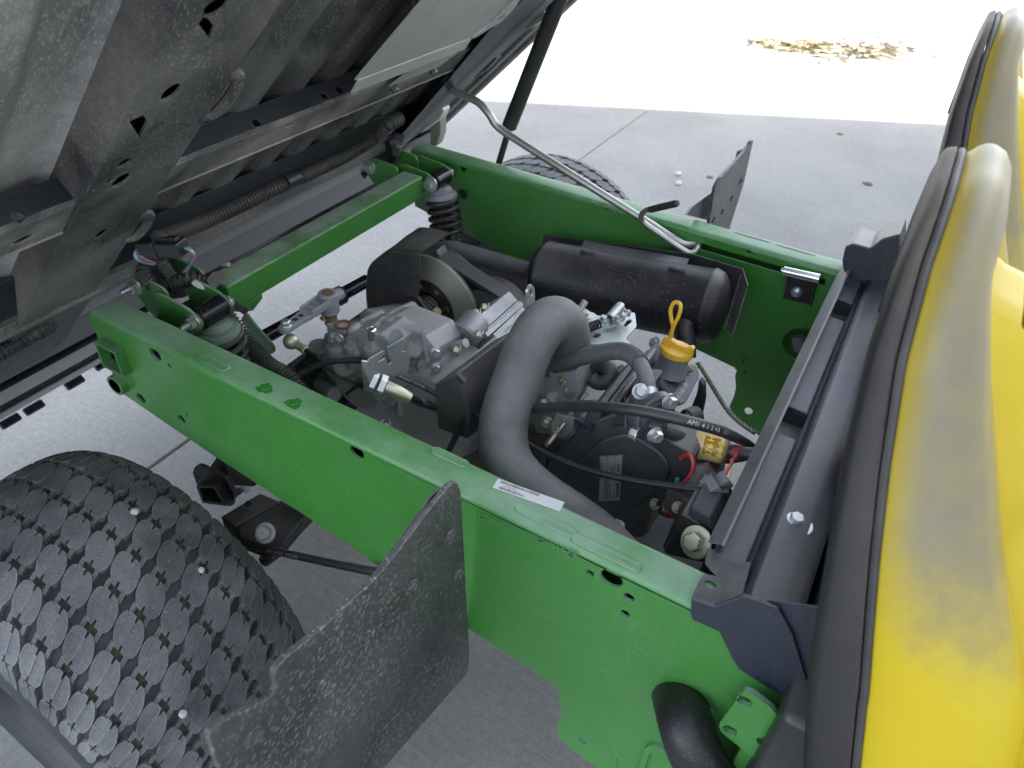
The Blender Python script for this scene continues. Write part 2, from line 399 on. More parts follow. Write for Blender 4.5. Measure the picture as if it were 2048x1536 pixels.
def seat_material():
    m_ = bpy.data.materials.new('soiled_yellow_vinyl'); m_.use_nodes = True; t = m_.node_tree; N = t.nodes; Lk = t.links.new; b = N['Principled BSDF']
    tc = N.new('ShaderNodeTexCoord'); sp = N.new('ShaderNodeSeparateXYZ'); Lk(tc.outputs['Object'], sp.inputs[0])
    def noi(sc, det=6, ro=.6):
        n = N.new('ShaderNodeTexNoise'); n.inputs['Scale'].default_value = sc; n.inputs['Detail'].default_value = det; n.inputs['Roughness'].default_value = ro; Lk(tc.outputs['Object'], n.inputs['Vector']); return n.outputs['Fac']
    def ma(op, x, y):
        n = N.new('ShaderNodeMath'); n.operation = op
        for i, q in enumerate((x, y)):
            if isinstance(q, (int, float)): n.inputs[i].default_value = q
            else: Lk(q, n.inputs[i])
        return n.outputs[0]
    def mr(x, a, c):
        n = N.new('ShaderNodeMapRange'); n.interpolation_type = 'SMOOTHSTEP'; n.inputs[1].default_value = a; n.inputs[2].default_value = c; Lk(x, n.inputs[0]); return n.outputs[0]
    h = ma('ADD', sp.outputs[2], ma('MULTIPLY', ma('SUBTRACT', noi(22, 8, .7), .5), .10))
    k = ma('MULTIPLY', mr(h, .90, 1.0), ma('ADD', ma('MULTIPLY', mr(noi(26), .3, .7), .12), .84))
    # the film of grime lies on the crown of the bolster, the rim by the seam stays clean
    rim = N.new('ShaderNodeVertexColor'); rim.layer_name = 'grime'
    sc = N.new('ShaderNodeSeparateColor'); Lk(rim.outputs[0], sc.inputs[0])
    k = ma('MULTIPLY', k, sc.outputs[0])
    mx = N.new('ShaderNodeMix'); mx.data_type = 'RGBA'; Lk(k, mx.inputs[0]); mx.inputs[6].default_value = (.56, .41, .008, 1); mx.inputs[7].default_value = (.19, .165, .115, 1)
    Lk(mx.outputs[2], b.inputs['Base Color']); b.inputs['Roughness'].default_value = .42
    bp = N.new('ShaderNodeBump'); bp.inputs['Strength'].default_value = .25; bp.inputs['Distance'].default_value = .001; Lk(noi(700, 3), bp.inputs['Height']); Lk(bp.outputs[0], b.inputs['Normal'])
    return m_
M['vinyl'] = seat_material()

def concrete_material():
    m_ = bpy.data.materials.new('broomed_concrete'); m_.use_nodes = True; t = m_.node_tree; N = t.nodes; Lk = t.links.new; b = N['Principled BSDF']
    tc = N.new('ShaderNodeTexCoord'); P = tc.outputs['Object']
    def noi(sc, det=6, ro=.6, vec=None, dist=0):
        n = N.new('ShaderNodeTexNoise'); n.inputs['Scale'].default_value = sc; n.inputs['Detail'].default_value = det; n.inputs['Roughness'].default_value = ro; n.inputs['Distortion'].default_value = dist; Lk(vec or P, n.inputs['Vector']); return n.outputs['Fac']
    def ramp(x, stops):
        r = N.new('ShaderNodeValToRGB'); e = r.color_ramp.elements
        while len(e) < len(stops): e.new(.5)
        for q, (p, c) in zip(e, stops): q.position = p; q.color = (*c, 1)
        Lk(x, r.inputs[0]); return r.outputs[0]
    def mix(f, a, c, mode='MIX'):
        n = N.new('ShaderNodeMix'); n.data_type = 'RGBA'; n.blend_type = mode
        if isinstance(f, float): n.inputs[0].default_value = f
        else: Lk(f, n.inputs[0])
        for i, q in ((6, a), (7, c)):
            if isinstance(q, tuple): n.inputs[i].default_value = (*q, 1)
            else: Lk(q, n.inputs[i])
        return n.outputs[2]
    mp = N.new('ShaderNodeMapping'); mp.inputs['Scale'].default_value = (2.2, 110, 1); mp.inputs['Rotation'].default_value = (0, 0, math.radians(-4)); Lk(P, mp.inputs[0])
    streak = noi(3, 5, .7, mp.outputs[0])
    c = ramp(noi(1.6, 8, .62, dist=.5), [(.25, (.175, .172, .164)), (.5, (.22, .217, .208)), (.75, (.26, .256, .246))])
    c = mix(.55, c, ramp(noi(60, 5, .7), [(.3, (.36, .355, .35)), (.7, (.62, .615, .60))]), 'OVERLAY')
    c = mix(.5, c, ramp(noi(230, 3, .75), [(.3, (.30, .30, .30)), (.7, (.70, .70, .70))]), 'OVERLAY')
    c = mix(.45, c, ramp(streak, [(.3, (.36, .36, .36)), (.7, (.64, .64, .64))]), 'OVERLAY')
    st = N.new('ShaderNodeMapRange'); st.inputs[1].default_value = .62; st.inputs[2].default_value = .74; Lk(noi(5, 5, .65), st.inputs[0])
    sm = N.new('ShaderNodeMath'); sm.operation = 'MULTIPLY'; sm.inputs[1].default_value = .5; Lk(st.outputs[0], sm.inputs[0])
    c = mix(sm.outputs[0], c, (.23, .20, .17))
    vo = N.new('ShaderNodeTexVoronoi'); vo.inputs['Scale'].default_value = 55; Lk(P, vo.inputs['Vector'])
    sp = N.new('ShaderNodeSeparateColor'); Lk(vo.outputs['Color'], sp.inputs[0])
    g = N.new('ShaderNodeMath'); g.operation = 'GREATER_THAN'; g.inputs[1].default_value = .965; Lk(sp.outputs[0], g.inputs[0])
    l = N.new('ShaderNodeMath'); l.operation = 'LESS_THAN'; l.inputs[1].default_value = .13; Lk(vo.outputs['Distance'], l.inputs[0])
    q = N.new('ShaderNodeMath'); q.operation = 'MULTIPLY'; Lk(g.outputs[0], q.inputs[0]); Lk(l.outputs[0], q.inputs[1])
    c = mix(q.outputs[0], c, (.14, .13, .12))
    Lk(c, b.inputs['Base Color']); b.inputs['Roughness'].default_value = .85
    bp = N.new('ShaderNodeBump'); bp.inputs['Strength'].default_value = .5; bp.inputs['Distance'].default_value = .0015
    ad = N.new('ShaderNodeMath'); ad.operation = 'ADD'; Lk(streak, ad.inputs[0]); Lk(noi(180, 4, .7), ad.inputs[1]); Lk(ad.outputs[0], bp.inputs['Height']); Lk(bp.outputs[0], b.inputs['Normal'])
    return m_
M['concrete'] = concrete_material()

# ================================================================== SETTING
g = MB().bb((-150, -150, -.6), (150, 150, -.105)); setp(obj('ground', g, M['ground']), kind='structure')
pav = setp(thing('pavement', None, None, (0, 0, 0)), kind='structure')
PX, PY = 3.66, 9.1
gap = .005
slab0 = None
for i in range(-6, 6):
    for j in range(-3, 5):
        if slab0 is None:
            mb = MB(); q = .004; a, b = PX / 2 - gap / 2, PY / 2 - gap / 2
            ring = lambda s, zz: [(-a + s, -b + s, zz), (a - s, -b + s, zz), (a - s, b - s, zz), (-a + s, b - s, zz)]
            mb.add(ring(0, -.1) + ring(0, -q) + ring(q, 0), [(4, 5, 9, 8), (5, 6, 10, 9), (6, 7, 11, 10), (7, 4, 8, 11), (0, 1, 5, 4), (1, 2, 6, 5), (2, 3, 7, 6), (3, 0, 4, 7), (8, 9, 10, 11)])
            slab0 = obj('concrete_slab', mb, M['concrete'], pav); c = slab0
        else:
            c = slab0.copy(); COL.objects.link(c)
        c.location = (-1.385 + PX * (i + .5), -1.25 + PY * (j + .5), 0)
BH = 4.8
K = V((1.9, 5.96, 0)); e = V((.865, .5, 0))
foot = [K, K + e * 9, K + e * 9 + V((7, -14, 0)), K + V((1.2, -14, 0))]
bld = thing('shop_building', 'white metal shop building ahead of the vehicle whose shadow covers the pavement', 'building', K)  # out of view; place, height and white walls chosen for shade and bounce
obj('wall', MB().prism(foot, (0, 0, BH - .12)), M['siding'], bld)
obj('roof', MB().prism([p + Z * (BH - .12) for p in foot], (0, 0, .12)), M['siding'], bld)

# ================================================================== FRAME
RT = .755           # rail top
YN, YNI = .473, .523
YF, YFO = 1.253, 1.303
frame = thing('chassis_frame', 'green painted steel frame of the vehicle around the engine bay', 'vehicle frame', (-.5, .889, 0))
def xz(p): return (p[0], p[2])
wy = lambda pts, y: [at(u, v, y=y) for u, v in pts]
def yc(c, r, n=18, sx=1, sz=1): return circ(c, X, Z, r, n, sx, sz)
# near rail: outer web with its holes, rounded top, inner web
webN = wy([(239, 783), (427, 911), (549, 990), (680, 1078), (939, 1258), (1119, 1376), (1150, 1408), (1185, 1440), (1215, 1480), (1236, 1515), (1246, 1560), (1252, 1600)], YN)
webN = [V((p.x, YN, p.z)) for p in webN] + [V((.42, YN, .34)), V((.42, YN, RT - .009)), V((-.950, YN, RT - .009))]
H = []
for u, v, r in ((310.5, 709, .0112), (339, 732, .0042), (282, 797, .0095), (363, 839, .0085), (376, 832, .0045), (714, 904, .0108), (1223, 1157, .0128), (1180, 1147, .0048), (1258, 1195, .0062), (1250, 1228, .0058), (1141, 1112, .0034)):
    H.append(yc(at(u, v, y=YN), r))
sq = wy([(207, 674), (248, 696), (265, 742), (224, 723)], YN)
sqc = sum(sq, V((0, 0, 0))) / 4; sqc.y = YN; TS = .019
H.append([sqc + X * a + Z * b for a, b in ((-TS, TS), (TS, TS), (TS, -TS), (-TS, -TS))])
rdc = at(243, 764, y=YN) ; H.append(yc(rdc, .0145))
hoseC = at(1372, 1428, y=YN); H.append(yc(hoseC, .040, 28, .85, 1.25))
mb = MB(); mb.plate(webN, H, (0, .004, 0))
def railtop(mb, x0, x1, y0, y1, z, r=.009, th=.004, k=5):
    prof = [(y0, z - r)] + [(y0 + r - r * math.cos(a), z - r + r * math.sin(a)) for a in [math.pi / 2 * i / k for i in range(1, k + 1)]] + \
           [(y1 - r + r * math.sin(a), z - r + r * math.cos(a)) for a in [math.pi / 2 * i / k for i in range(k + 1)]]
    mb.grid([[V((x, y, zz)) for x in (x0, x1)] for y, zz in prof])
railtop(mb, -.950, .42, YN, YNI, RT)
obj('frame_rail', mb, M['green'], frame)
mb = MB()
botI = [V((p.x, YNI, p.z)) for p in webN[:6]] + [V((.42, YNI, .42)), V((.42, YNI, RT - .009)), V((-.950, YNI, RT - .009))]
mb.prism(botI, (0, -.003, 0))
mb.prism([V((p.x, YN + .0042, p.z)) for p in webN[:6]] + [V((p.x, YN + .0042, p.z + .003)) for p in webN[5::-1]], (0, .0425, 0))
obj('rail_lining', mb, M['green'], frame)
# square and round sleeve through the rail end
mb = MB()
mb.plate([sqc + X * a + Z * b - Y * .016 for a, b in ((-TS - .004, TS + .004), (TS + .004, TS + .004), (TS + .004, -TS - .004), (-TS - .004, -TS - .004))], [[sqc + X * a + Z * b - Y * .016 for a, b in ((-TS, TS), (TS, TS), (TS, -TS), (-TS, -TS))]], (0, .055, 0))
obj('square_sleeve', mb, M['green_dusty'], frame, bevel=.0012)
mb = MB().lathe(rdc - Y * .012, Y, [(.0125, 0), (.0165, 0), (.0168, .001), (.0168, .045), (.0125, .045), (.0125, 0)], 24)
obj('round_sleeve', mb, M['green_dusty'], frame)
for c, s in ((sqc, .019), (rdc, .012)): obj('sleeve_dirt', MB().box(V((c.x, YN + .03, c.z)), s * 2, .002, s * 2), M['dirt'], frame)
# stampings on the near top flange
for (u, v), L, wd in (((428, 726), .052, .014), ((1091, 1042), .074, .012), ((1212, 1106), .080, .012), ((900, 915), .05, .012)):
    mb = MB(); c = at(u, v, z=RT); n = 28; a_, b_ = L / 2, wd / 2
    oval = lambda s, zz: [V((c.x + (math.copysign(1, math.cos(t)) * (a_ - b_) + math.cos(t) * b_ * s), c.y + math.sin(t) * b_ * s, zz)) for t in [2 * math.pi * (i + .5) / n for i in range(n)]]
    r0, r1, r2 = oval(1.15, RT + .0003), oval(.95, RT + .0018), oval(.5, RT + .0008)
    mb.add(r0 + r1 + r2, [(i, (i + 1) % n, n + (i + 1) % n, n + i) for i in range(n)] + [(n + i, n + (i + 1) % n, 2 * n + (i + 1) % n, 2 * n + i) for i in range(n)] + [list(range(2 * n, 3 * n))])
    obj('pressed_slot', mb, M['green'], frame)
M['greenwet'] = mat('washed_green_paint', (.036, .20, .028), .28, var=.05)
for u, v in ((530, 777), (588, 807)):
    mb = MB(); c = at(u, v, z=RT); pts = []
    for i in range(30): a = 2 * math.pi * i / 30; r = .0100 * (1 + .13 * math.sin(a * 3 + u) + .08 * math.sin(a * 7 + 1) + .05 * random.uniform(-1, 1)); pts.append(V((c.x + math.cos(a) * r * 1.1, c.y + math.sin(a) * r * .95, RT + .0004)))
    mb.add(pts, [list(range(30))])
    mb.lathe(c, Z, [(.004, .0004), (.0036, .0012), (.0, .0013)], 16)
    obj('washed_spot', mb, M['greenwet'], frame)
# serial number sticker and stamped number
xd = V((1, 0, 0)); s0 = at(985, 975, z=RT + .0006); sx_ = (at(1088, 1012, z=RT + .0006) - s0)
sdir = V((sx_.x, sx_.y, 0)).normalized(); sup = V((-sdir.y, sdir.x, 0)); L = .082; Wd = .0155
mb = MB(); mb.add([s0, s0 + sdir * L, s0 + sdir * L + sup * Wd, s0 + sup * Wd], [(0, 1, 2, 3)])
s0 = s0 - Z * 0
stk = obj('serial_sticker', mb, M['sticker'], frame)
mb = MB()
x = .004; random.seed(3)
while x < .052:
    wv = random.choice((.0005, .0008, .0012)); a = s0 + sdir * x + sup * .0105 + Z * .0003
    mb.add([a, a + sdir * wv, a + sdir * wv + sup * .0035, a + sup * .0035], [(0, 1, 2, 3)]); x += wv + random.choice((.0006, .0009))
text_mesh(mb, '1M0462EDLPM181679', s0 + sdir * .006 + sup * .002, sdir, sup, .0034, .0003, bold=.02)
text_mesh(mb, 'GATOR GREEN FRAME ASSY', s0 + sdir * .008 + sup * .0052, sdir, sup, .0020, .0003)
text_mesh(mb, 'SN 0462 181679', s0 + sdir * .012 + sup * .0078, sdir, sup, .0020, .0003)
obj('sticker_print', mb, M['ink'], stk)
mb = MB(); a = at(947, 1030, y=YN - .0006); b = at(1135, 1106, y=YN - .0006)
text_mesh(mb, '1M04XGXDLPM181679', a - Y * .0002, b - a, Z, .0132, .0004, bold=.01)
obj('stamped_number', mb, M['stamp'], frame)
# lower engine plate welded under the near rail
pl = wy([(1113, 1384), (1122, 1402), (1123, 1425), (1114, 1462), (1119, 1478), (1150, 1503), (1195, 1536), (1260, 1600), (1330, 1640)], YN + .010)
pl = [V((p.x, YN + .010, p.z)) for p in pl]
pl2 = [V((.15, YN + .01, .36)), V((-.03, YN + .01, .50)), V((-.152, YN + .01, .485))]
mb = MB().plate(pl + pl2, [yc(at(1164, 1482, y=YN + .01), .0068)], (0, .006, 0))
# bead of weld
wp = cr(wy([(1122, 1374), (1160, 1400), (1195, 1438), (1222, 1480), (1240, 1515), (1250, 1560)], YN + .006), 10)
mb.tube(wp, [.0055 + .0012 * math.sin(i * 1.9) for i in range(len(wp))], 10)
obj('engine_plate', mb, M['green'], frame)
# front bracket with four holes
YB = YN - .030
br = wy([(1487, 1382), (1503, 1387), (1547, 1420), (1560, 1445), (1603, 1536), (1640, 1610), (1560, 1560), (1440, 1462), (1438, 1448)], YB)
hl = [yc(at(u, v, y=YB), .0078) for u, v in ((1489, 1403), (1460, 1461), (1528, 1486), (1582, 1526))]
mb = MB().plate(rnd(br, .012), hl, (0, .006, 0))
obj('front_bracket', mb, M['green'], frame)
t0 = at(1520, 1430, y=YN); mb = MB().bb((t0.x - .005, YB + .006, t0.z - .10), (t0.x + .05, YN, t0.z + .004)); obj('bracket_spacer', mb, M['green'], frame, bevel=.002)
q = wy([(1290, 1497), (1305, 1488), (1345, 1510), (1400, 1560), (1370, 1600), (1270, 1560)], YN - .006)
mb = MB().plate(rnd(q, .01), [rnd(wy([(1300, 1503), (1345, 1528), (1385, 1570), (1360, 1588), (1282, 1555)], YN - .006), .006)], (0, .006, 0)); obj('slot_frame', mb, M['green'], frame)
# far rail
webF = wy([(830, 412), (955, 480), (1240, 622), (1383, 694), (1474, 737.5)], YF)
low = wy([(1474, 738), (1470, 752), (1472, 775), (1468, 792), (1459, 812), (1463, 826), (1490, 850), (1530, 880)], YF)
webF = [V((p.x, YF, p.z)) for p in webF + low] + [V((.45, YF, .40)), V((.45, YF, RT - .009)), V((-.950, YF, RT - .009))]
H = []
for u, v, r in ((926, 337, .0075), (925.5, 389, .012), (1186, 408.5, .0042), (1217.5, 418, .0042), (1497, 503, .0052), (1488, 716.5, .0042), (1486, 724, .0042), (1490, 744, .004), (1497, 822, .0085), (1604, 690, .036)):
    H.append(yc(at(u, v, y=YF), r))
slot = wy([(1388, 482), (1652, 559), (1649, 572), (1392, 497)], YF); H.append([V((p.x, YF, p.z)) for p in slot])
mb = MB().plate(webF, H, (0, .004, 0)); railtop(mb, -.950, .45, YF, YFO, RT)
fr2 = obj('frame_rail', mb, M['green'], frame)
mb = MB(); mb.prism([V((p.x, YFO, p.z)) for p in webF[:5]] + [V((.45, YFO, .49)), V((.45, YFO, RT - .009)), V((-.950, YFO, RT - .009))], (0, -.003, 0))
obj('rail_lining', mb, M['green'], frame)
for (u, v), L, wd in (((1505, 475), .075, .006), ((1590, 500), .075, .006)):
    c = at(u, v, z=RT); mb = MB(); mb.add([V((c.x + L / 2 * math.cos(t), c.y + wd / 2 * math.sin(t), RT + .0004)) for t in [2 * math.pi * i / 20 for i in range(20)]], [list(range(20))])
    obj('pressed_slot', mb, M['shield'], frame)
obj('rail_lining', MB().prism(wy([(1470, 705), (1505, 705), (1505, 755), (1470, 738)], YF + .0045), (0, .002, 0)), M['shield'], frame)  # dark sheet added behind the small holes so they read as shaded
# clevis with pin on the far rail
c = at(1596, 572, y=YF - .003); mb = MB()
cl = [V((p.x, YF - .003, p.z)) for p in wy([(1578, 545), (1632, 562), (1620, 610), (1566, 596)], YF - .003)]
mb.prism(cl, (0, .003, 0))
for i, j in ((0, 3), (1, 2)): mb.prism([cl[i] + Z * .012, cl[i] - Y * .018 + Z * .012, cl[i] - Y * .016 - Z * .004, cl[j] - Y * .004, cl[j]], (.003, 0, 0))
clv = obj('latch_clevis', mb, M['blackpaint'], frame, bevel=.0008)
p0, p1 = at(1566, 541, y=YF - .014), at(1640, 557, y=YF - .014)
p1.z = p0.z + (p1.z - p0.z) * .9
mb = MB().cyl(p0, p1, .0085).cyl(p0 - (p1 - p0) * .05, p0, .0045); obj('pin', mb, M['chrome'], clv)
mb = MB().lathe(at(1593, 584, y=YF - .003), -Y, [(.0105, 0), (.010, .002), (.0075, .0045), (.004, .006), (0, .0065)], 20); obj('rivet', mb, M['zinc'], clv)
mb = MB().cyl(at(1600, 700, y=YF + .03), at(1596, 672, y=YF + .03), .012); obj('inner_bush', mb, M['cast'], frame)
# cross tube and gusset
mb = MB().bb((-.891, .634, .708), (-.843, 1.150, RT)); obj('cross_tube', mb, M['green_dusty'], frame, bevel=.004, seg=3)
gs = aty([(497, 600, .66), (513, 590, .69), (525, 588, .71), (523, 602, .71), (505, 621, .69), (490, 625, .665)])
mb = MB().prism([at(488, 612, y=.655), at(525, 587, y=.70), at(526, 596, y=.70), at(507, 621, y=.68), at(490, 625, y=.66)], (-.03, 0, -.01)); obj('gusset', mb, M['green'], frame, bevel=.0015)
# pivot and shock brackets on both sides, mirrored about the middle
PIV = (-.970, .746); SHK = (-.832, .738); YM = .889
def side_bracket(sg):
    f = lambda y: YM + sg * (y - YM)
    bk = thing('t', None, None, (0, 0, 0)); bpy.data.objects.remove(bk)
    th = .005 * sg
    A = lambda y: rnd([V((PIV[0] - .018, f(y), PIV[1] - .006)), V((PIV[0] - .008, f(y), PIV[1] + .018)), V((PIV[0] + .02, f(y), PIV[1] + .021)), V((-.898, f(y), .764)), V((-.896, f(y), .70)), V((-.945, f(y), .69))], .014)
    B = lambda y: rnd([V((-.915, f(y), .757)), V((-.90, f(y), .762)), V((SHK[0] - .006, f(y), SHK[1] + .0195)), V((SHK[0] + .019, f(y), SHK[1] + .002)), V((SHK[0] + .004, f(y), SHK[1] - .019)), V((-.87, f(y), .69)), V((-.915, f(y), .69))], .016)
    mb = MB()
    for y in (.567, .636): mb.prism(A(y), (0, th, 0))
    for y in (.556, .613): mb.prism(B(y), (0, th, 0))
    mb.bb((-.945, min(f(.525), f(.66)), .690), (-.885, max(f(.525), f(.66)), .696))
    return obj('shock_bracket', mb, M['green_dusty'] if sg > 0 else M['green'], frame, bevel=.0012)
for sg in (1, -1):
    b_ = side_bracket(sg); f = lambda y: YM + sg * (y - YM)
    px = V((PIV[0], 0, PIV[1])); sx = V((SHK[0], 0, SHK[1]))
    if sg > 0: L_ = [MB().nut(px + Y * f(.567), -Y, .0105, .016), MB().hexbolt(px + Y * f(.641), Y, .010), MB().nut(sx + Y * f(.556), -Y, .0098, .014), MB().hexbolt(sx + Y * f(.618), Y, .0098)]
    else: L_ = [MB().hexbolt(px + Y * f(.641), -Y, .0105), MB().nut(px + Y * f(.567), Y, .010, .014), MB().hexbolt(sx + Y * f(.618), -Y, .0115, .012), MB().nut(sx + Y * f(.556), Y, .0098, .008)]
    for q in L_: obj('bolt', q, M['zinc'], b_)
# hanging arms behind the shock (green tongues)
for y, pts in ((.60, [(440, 655), (470, 672), (500, 730), (512, 748), (505, 756), (490, 748), (462, 715)]), (.70, [(490, 625), (513, 655), (545, 690), (549, 703), (540, 711), (525, 700), (480, 640)])):
    mb = MB().prism(rnd(wy(pts, y), .008), (0, .005, 0)); obj('hanger_plate', mb, M['green'], frame, bevel=.0012)

# ================================================================== SHOCK ABSORBERS
def shock(label, y, end, bushcol):
    top = V((SHK[0], y, SHK[1])); end = V(end); ax = (end - top).normalized(); L = (end - top).length
    t = thing('shock_absorber', label, 'shock absorber', end, 'rear shock absorbers')
    mb = MB().lathe(top - Y * .0235, Y, [(.009, 0), (.0165, 0), (.018, .002), (.018, .045), (.0165, .047), (.009, .047)], 28); obj('eye_bushing', mb, M['gloss'], t)
    mb = MB().lathe(top - Y * .026, Y, [(.012, 0), (.012, .052)], 20); obj('bush_sleeve', mb, M['rust'], t)
    mb = MB().lathe(top + ax * .014, ax, [(.010, 0), (.019, .002), (.024, .008), (.026, .010), (.026, .013), (.031, .015), (.033, .020), (.033, .026)], 36); obj('spring_cap', mb, M['capgreen'] if y < YM else M['valve'], t)
    mb = MB().coil(top + ax * .034, ax, .0315, .0052, 10.5, L - .06, 9, 24, lambda s: s * .36 / .5 if s < .5 else .36 + (s - .5) * 1.28); obj('coil_spring', mb, M['spring'], t)
    mb = MB().lathe(top, ax, [(.008, .02), (.008, L * .55), (.019, L * .55), (.020, L * .56), (.020, L - .01)], 24); obj('damper_body', mb, M['blackpaint'], t)
    return t
shock('rear shock absorber beside the near rail, half hidden by the ribbed conduit', .5875, (-.79, .60, .44), 0)
shock('rear shock absorber with black coil in full view beside the far rail', 2 * YM - .5875, (-.765, 1.165, .455), 0)

# ================================================================== CARGO BED (tipped up 45 degrees)
kk = math.sqrt(.5)
OB = V((-1.03, 0, .705)); SD = V((kk, 0, kk)); ND = V((kk, 0, -kk))
def BP(s, y, n): return OB + SD * s + Y * y + ND * n
def bat(u, v, n=0.): return at(u, v, pl=(ND, OB + ND * n))
def batsy(u, v, n=0.):
    q = bat(u, v, n) - OB; return q.dot(SD), q.y
bed = thing('cargo_bed', 'dusty black cargo bed tipped up on its rear hinge, ribbed underside showing', 'cargo bed', (PIV[0], YM, PIV[1]))
FL = -.034
def floor_n(y):
    if y < .42:                                   # broad shallow ribs on the near side
        p = (y - .05) / .15 % 1.0; a = .013
    else:
        p = (y - .515) / .083 % 1.0; a = .010
    t = max(0., min(1., (abs(p - .5) * 2 - .38) / .34)); t = t * t * (3 - 2 * t)
    return FL - a * t
ys = [.0 + i * 1.66 / 360 for i in range(361)]
ss = [-.62 + 1.81 * i / 12 for i in range(13)]
def sheet(y0, y1, name, mt):
    yy = [y for y in ys if y0 - 1e-6 <= y <= y1 + 1e-6]; mb = MB()
    mb.grid([[BP(s, y, floor_n(y)) for y in yy] for s in ss]); mb.grid([[BP(s, y, floor_n(y) - .006) for y in yy[::-1]] for s in ss])
    return obj(name, mb, mt, bed, ang=60)
sheet(0, .44, 'floor_panel', M['bed_mud']); sheet(.43, 1.66, 'floor_panel', M['bed'])
# near lengthwise beam: punched lower face and two sides
def sy(u, v, n=0.): return batsy(u, v, n)
def hole(u, v, ra, rb=None):
    s, y = sy(u, v); rb = rb or ra; return [BP(s + ra * math.cos(t), y + rb * math.sin(t), 0) for t in [2 * math.pi * i / 16 for i in range(16)]]
mb = MB()
out = [(1.19, .384), (-.13, .384), (-.16, .40), (-.165, .48), (-.145, .500), (1.19, .500)]
holes = [hole(431, 15, .012), hole(342, 185, .013, .010), hole(250, 326, .0085), hole(222, 362, .007), hole(243, 361, .014, .011), hole(186, 436, .005), hole(204, 467, .012, .009), hole(185, 491, .007), hole(142, 577, .007), hole(118, 618, .010, .008), hole(103, 646, .006), hole(114, 689, .008)]
for dpx in ([(396, 48), (410, 29), (431, 56), (420, 79)], [(258, 243), (286, 230), (297, 244), (280, 277)]): holes.append([BP(*sy(u, v), 0) for u, v in dpx])
mb.plate([BP(s, y, 0) for s, y in out], holes, ND * -.003)
for y, d in ((.384, 1), (.500, -1)): mb.prism([BP(-.14, y, -.0032), BP(1.19, y, -.0032), BP(1.19, y, FL - .012), BP(-.10, y, FL - .012)], Y * .003 * d)
obj('near_beam', mb, M['bed'], bed)
for (u0, v0), (u1, v1) in (((478, 150), (407, 232)), ((295, 428), (243, 483))):
    s0, y0 = sy(u0, v0); s1, y1 = sy(u1, v1); mb = MB()
    mb.tube(cr([BP(s0 + .005, .497, -.004), BP(s0, .508, .001), BP((s0 + s1) / 2, .512, .003), BP(s1, .508, .001), BP(s1 - .006, .497, -.004)], 6), .006, 8); obj('beam_lip', mb, M['bed'], bed)
# cross members: sheet-metal channels under the floor
def plane_at(u, v, p, nrm): return at(u, v, pl=(nrm, p))
def member(prof, y0, y1, holes, name, mt, mt2=None):
    mt2 = mt2 or mt; o = None
    for i in range(len(prof) - 1):
        (s0, n0), (s1, n1) = prof[i], prof[i + 1]
        d = V((s1 - s0, n1 - n0)); nr = (SD * -d.y + ND * d.x).normalized()
        if nr.dot(O - BP(s0, .9, n0)) < 0: nr = -nr
        p = [BP(s0, y0, n0), BP(s1, y0, n1), BP(s1, y1, n1), BP(s0, y1, n0)]; hs = []
        w1 = (p[1] - p[0]).normalized()
        for f_, u, v, a, b in holes:
            if f_ == i: c = plane_at(u, v, p[0], nr); hs.append(circ(c, w1, Y, 1, 14, a, b))
        mb = MB().plate(p, hs, nr * -.0025); obj(name, mb, mt2 if i >= 1 else mt, bed)
member([(.452, FL), (.452, -.008), (.445, -.0045), (.385, -.0045), (.378, -.009), (.372, FL)], .05, 1.25,
       [(0, 36, 432, .006, .006), (0, 513, 247, .006, .006), (0, 650, 193, .006, .006), (0, 679, 180, .006, .006), (2, 46, 480, .008, .012), (2, 578, 251, .006, .008), (2, 480, 285, .006, .008)], 'cross_member', M['bed_clean'], M['bed_dusty'])
member([(.200, FL), (.128, -.010), (.108, -.008), (.098, .004), (.092, .004), (.090, -.02)], .05, 1.25,
       [(0, 619, 331, .006, .006)], 'rear_channel', M['bed_clean'], M['bed'])
mb = MB().prism([BP(s, .05, n) for s, n in ((.088, -.03), (.088, -.006), (.07, -.003), (-.05, -.010), (-.065, -.016), (-.07, FL))], Y * 1.22)
obj('rear_sill', mb, M['bed_clean'], bed, bevel=.002)
# far lengthwise beam
mb = MB().plate([BP(1.19, 1.252, 0), BP(-.08, 1.252, 0), BP(-.08, 1.292, 0), BP(1.19, 1.292, 0)], [hole(983, 60, .007)], ND * -.003)
s_, y_ = batsy(914, 150, -.014)
mb.plate([BP(-.08, 1.252, -.0032), BP(1.19, 1.252, -.0032), BP(1.19, 1.252, FL - .016), BP(-.08, 1.252, FL - .016)], [circ(at(915, 148, y=1.252), X, Z, .009, 14)], Y * .003)
mb.prism([BP(-.08, 1.289, -.0032), BP(1.19, 1.289, -.0032), BP(1.19, 1.289, FL), BP(-.08, 1.289, FL)], Y * .003)
obj('far_beam', mb, M['bed_clean'], bed)
obj('side_wall', MB().prism([BP(-.60, .002, -.042), BP(1.18, .002, -.042), BP(1.18, .002, -.31), BP(-.60, .002, -.31)], Y * .02), M['bed_clean'], bed, bevel=.003)
# hinge tabs
for y in (.60, 2 * YM - .60):
    mb = MB().prism([V((PIV[0], y, PIV[1])) + SD * a + ND * b for a, b in ((-.02, .014), (.012, .018), (.05, -.012), (.05, -.04), (-.05, -.04))], Y * .02); obj('hinge_tab', mb, M['bed_clean'], bed, bevel=.002)
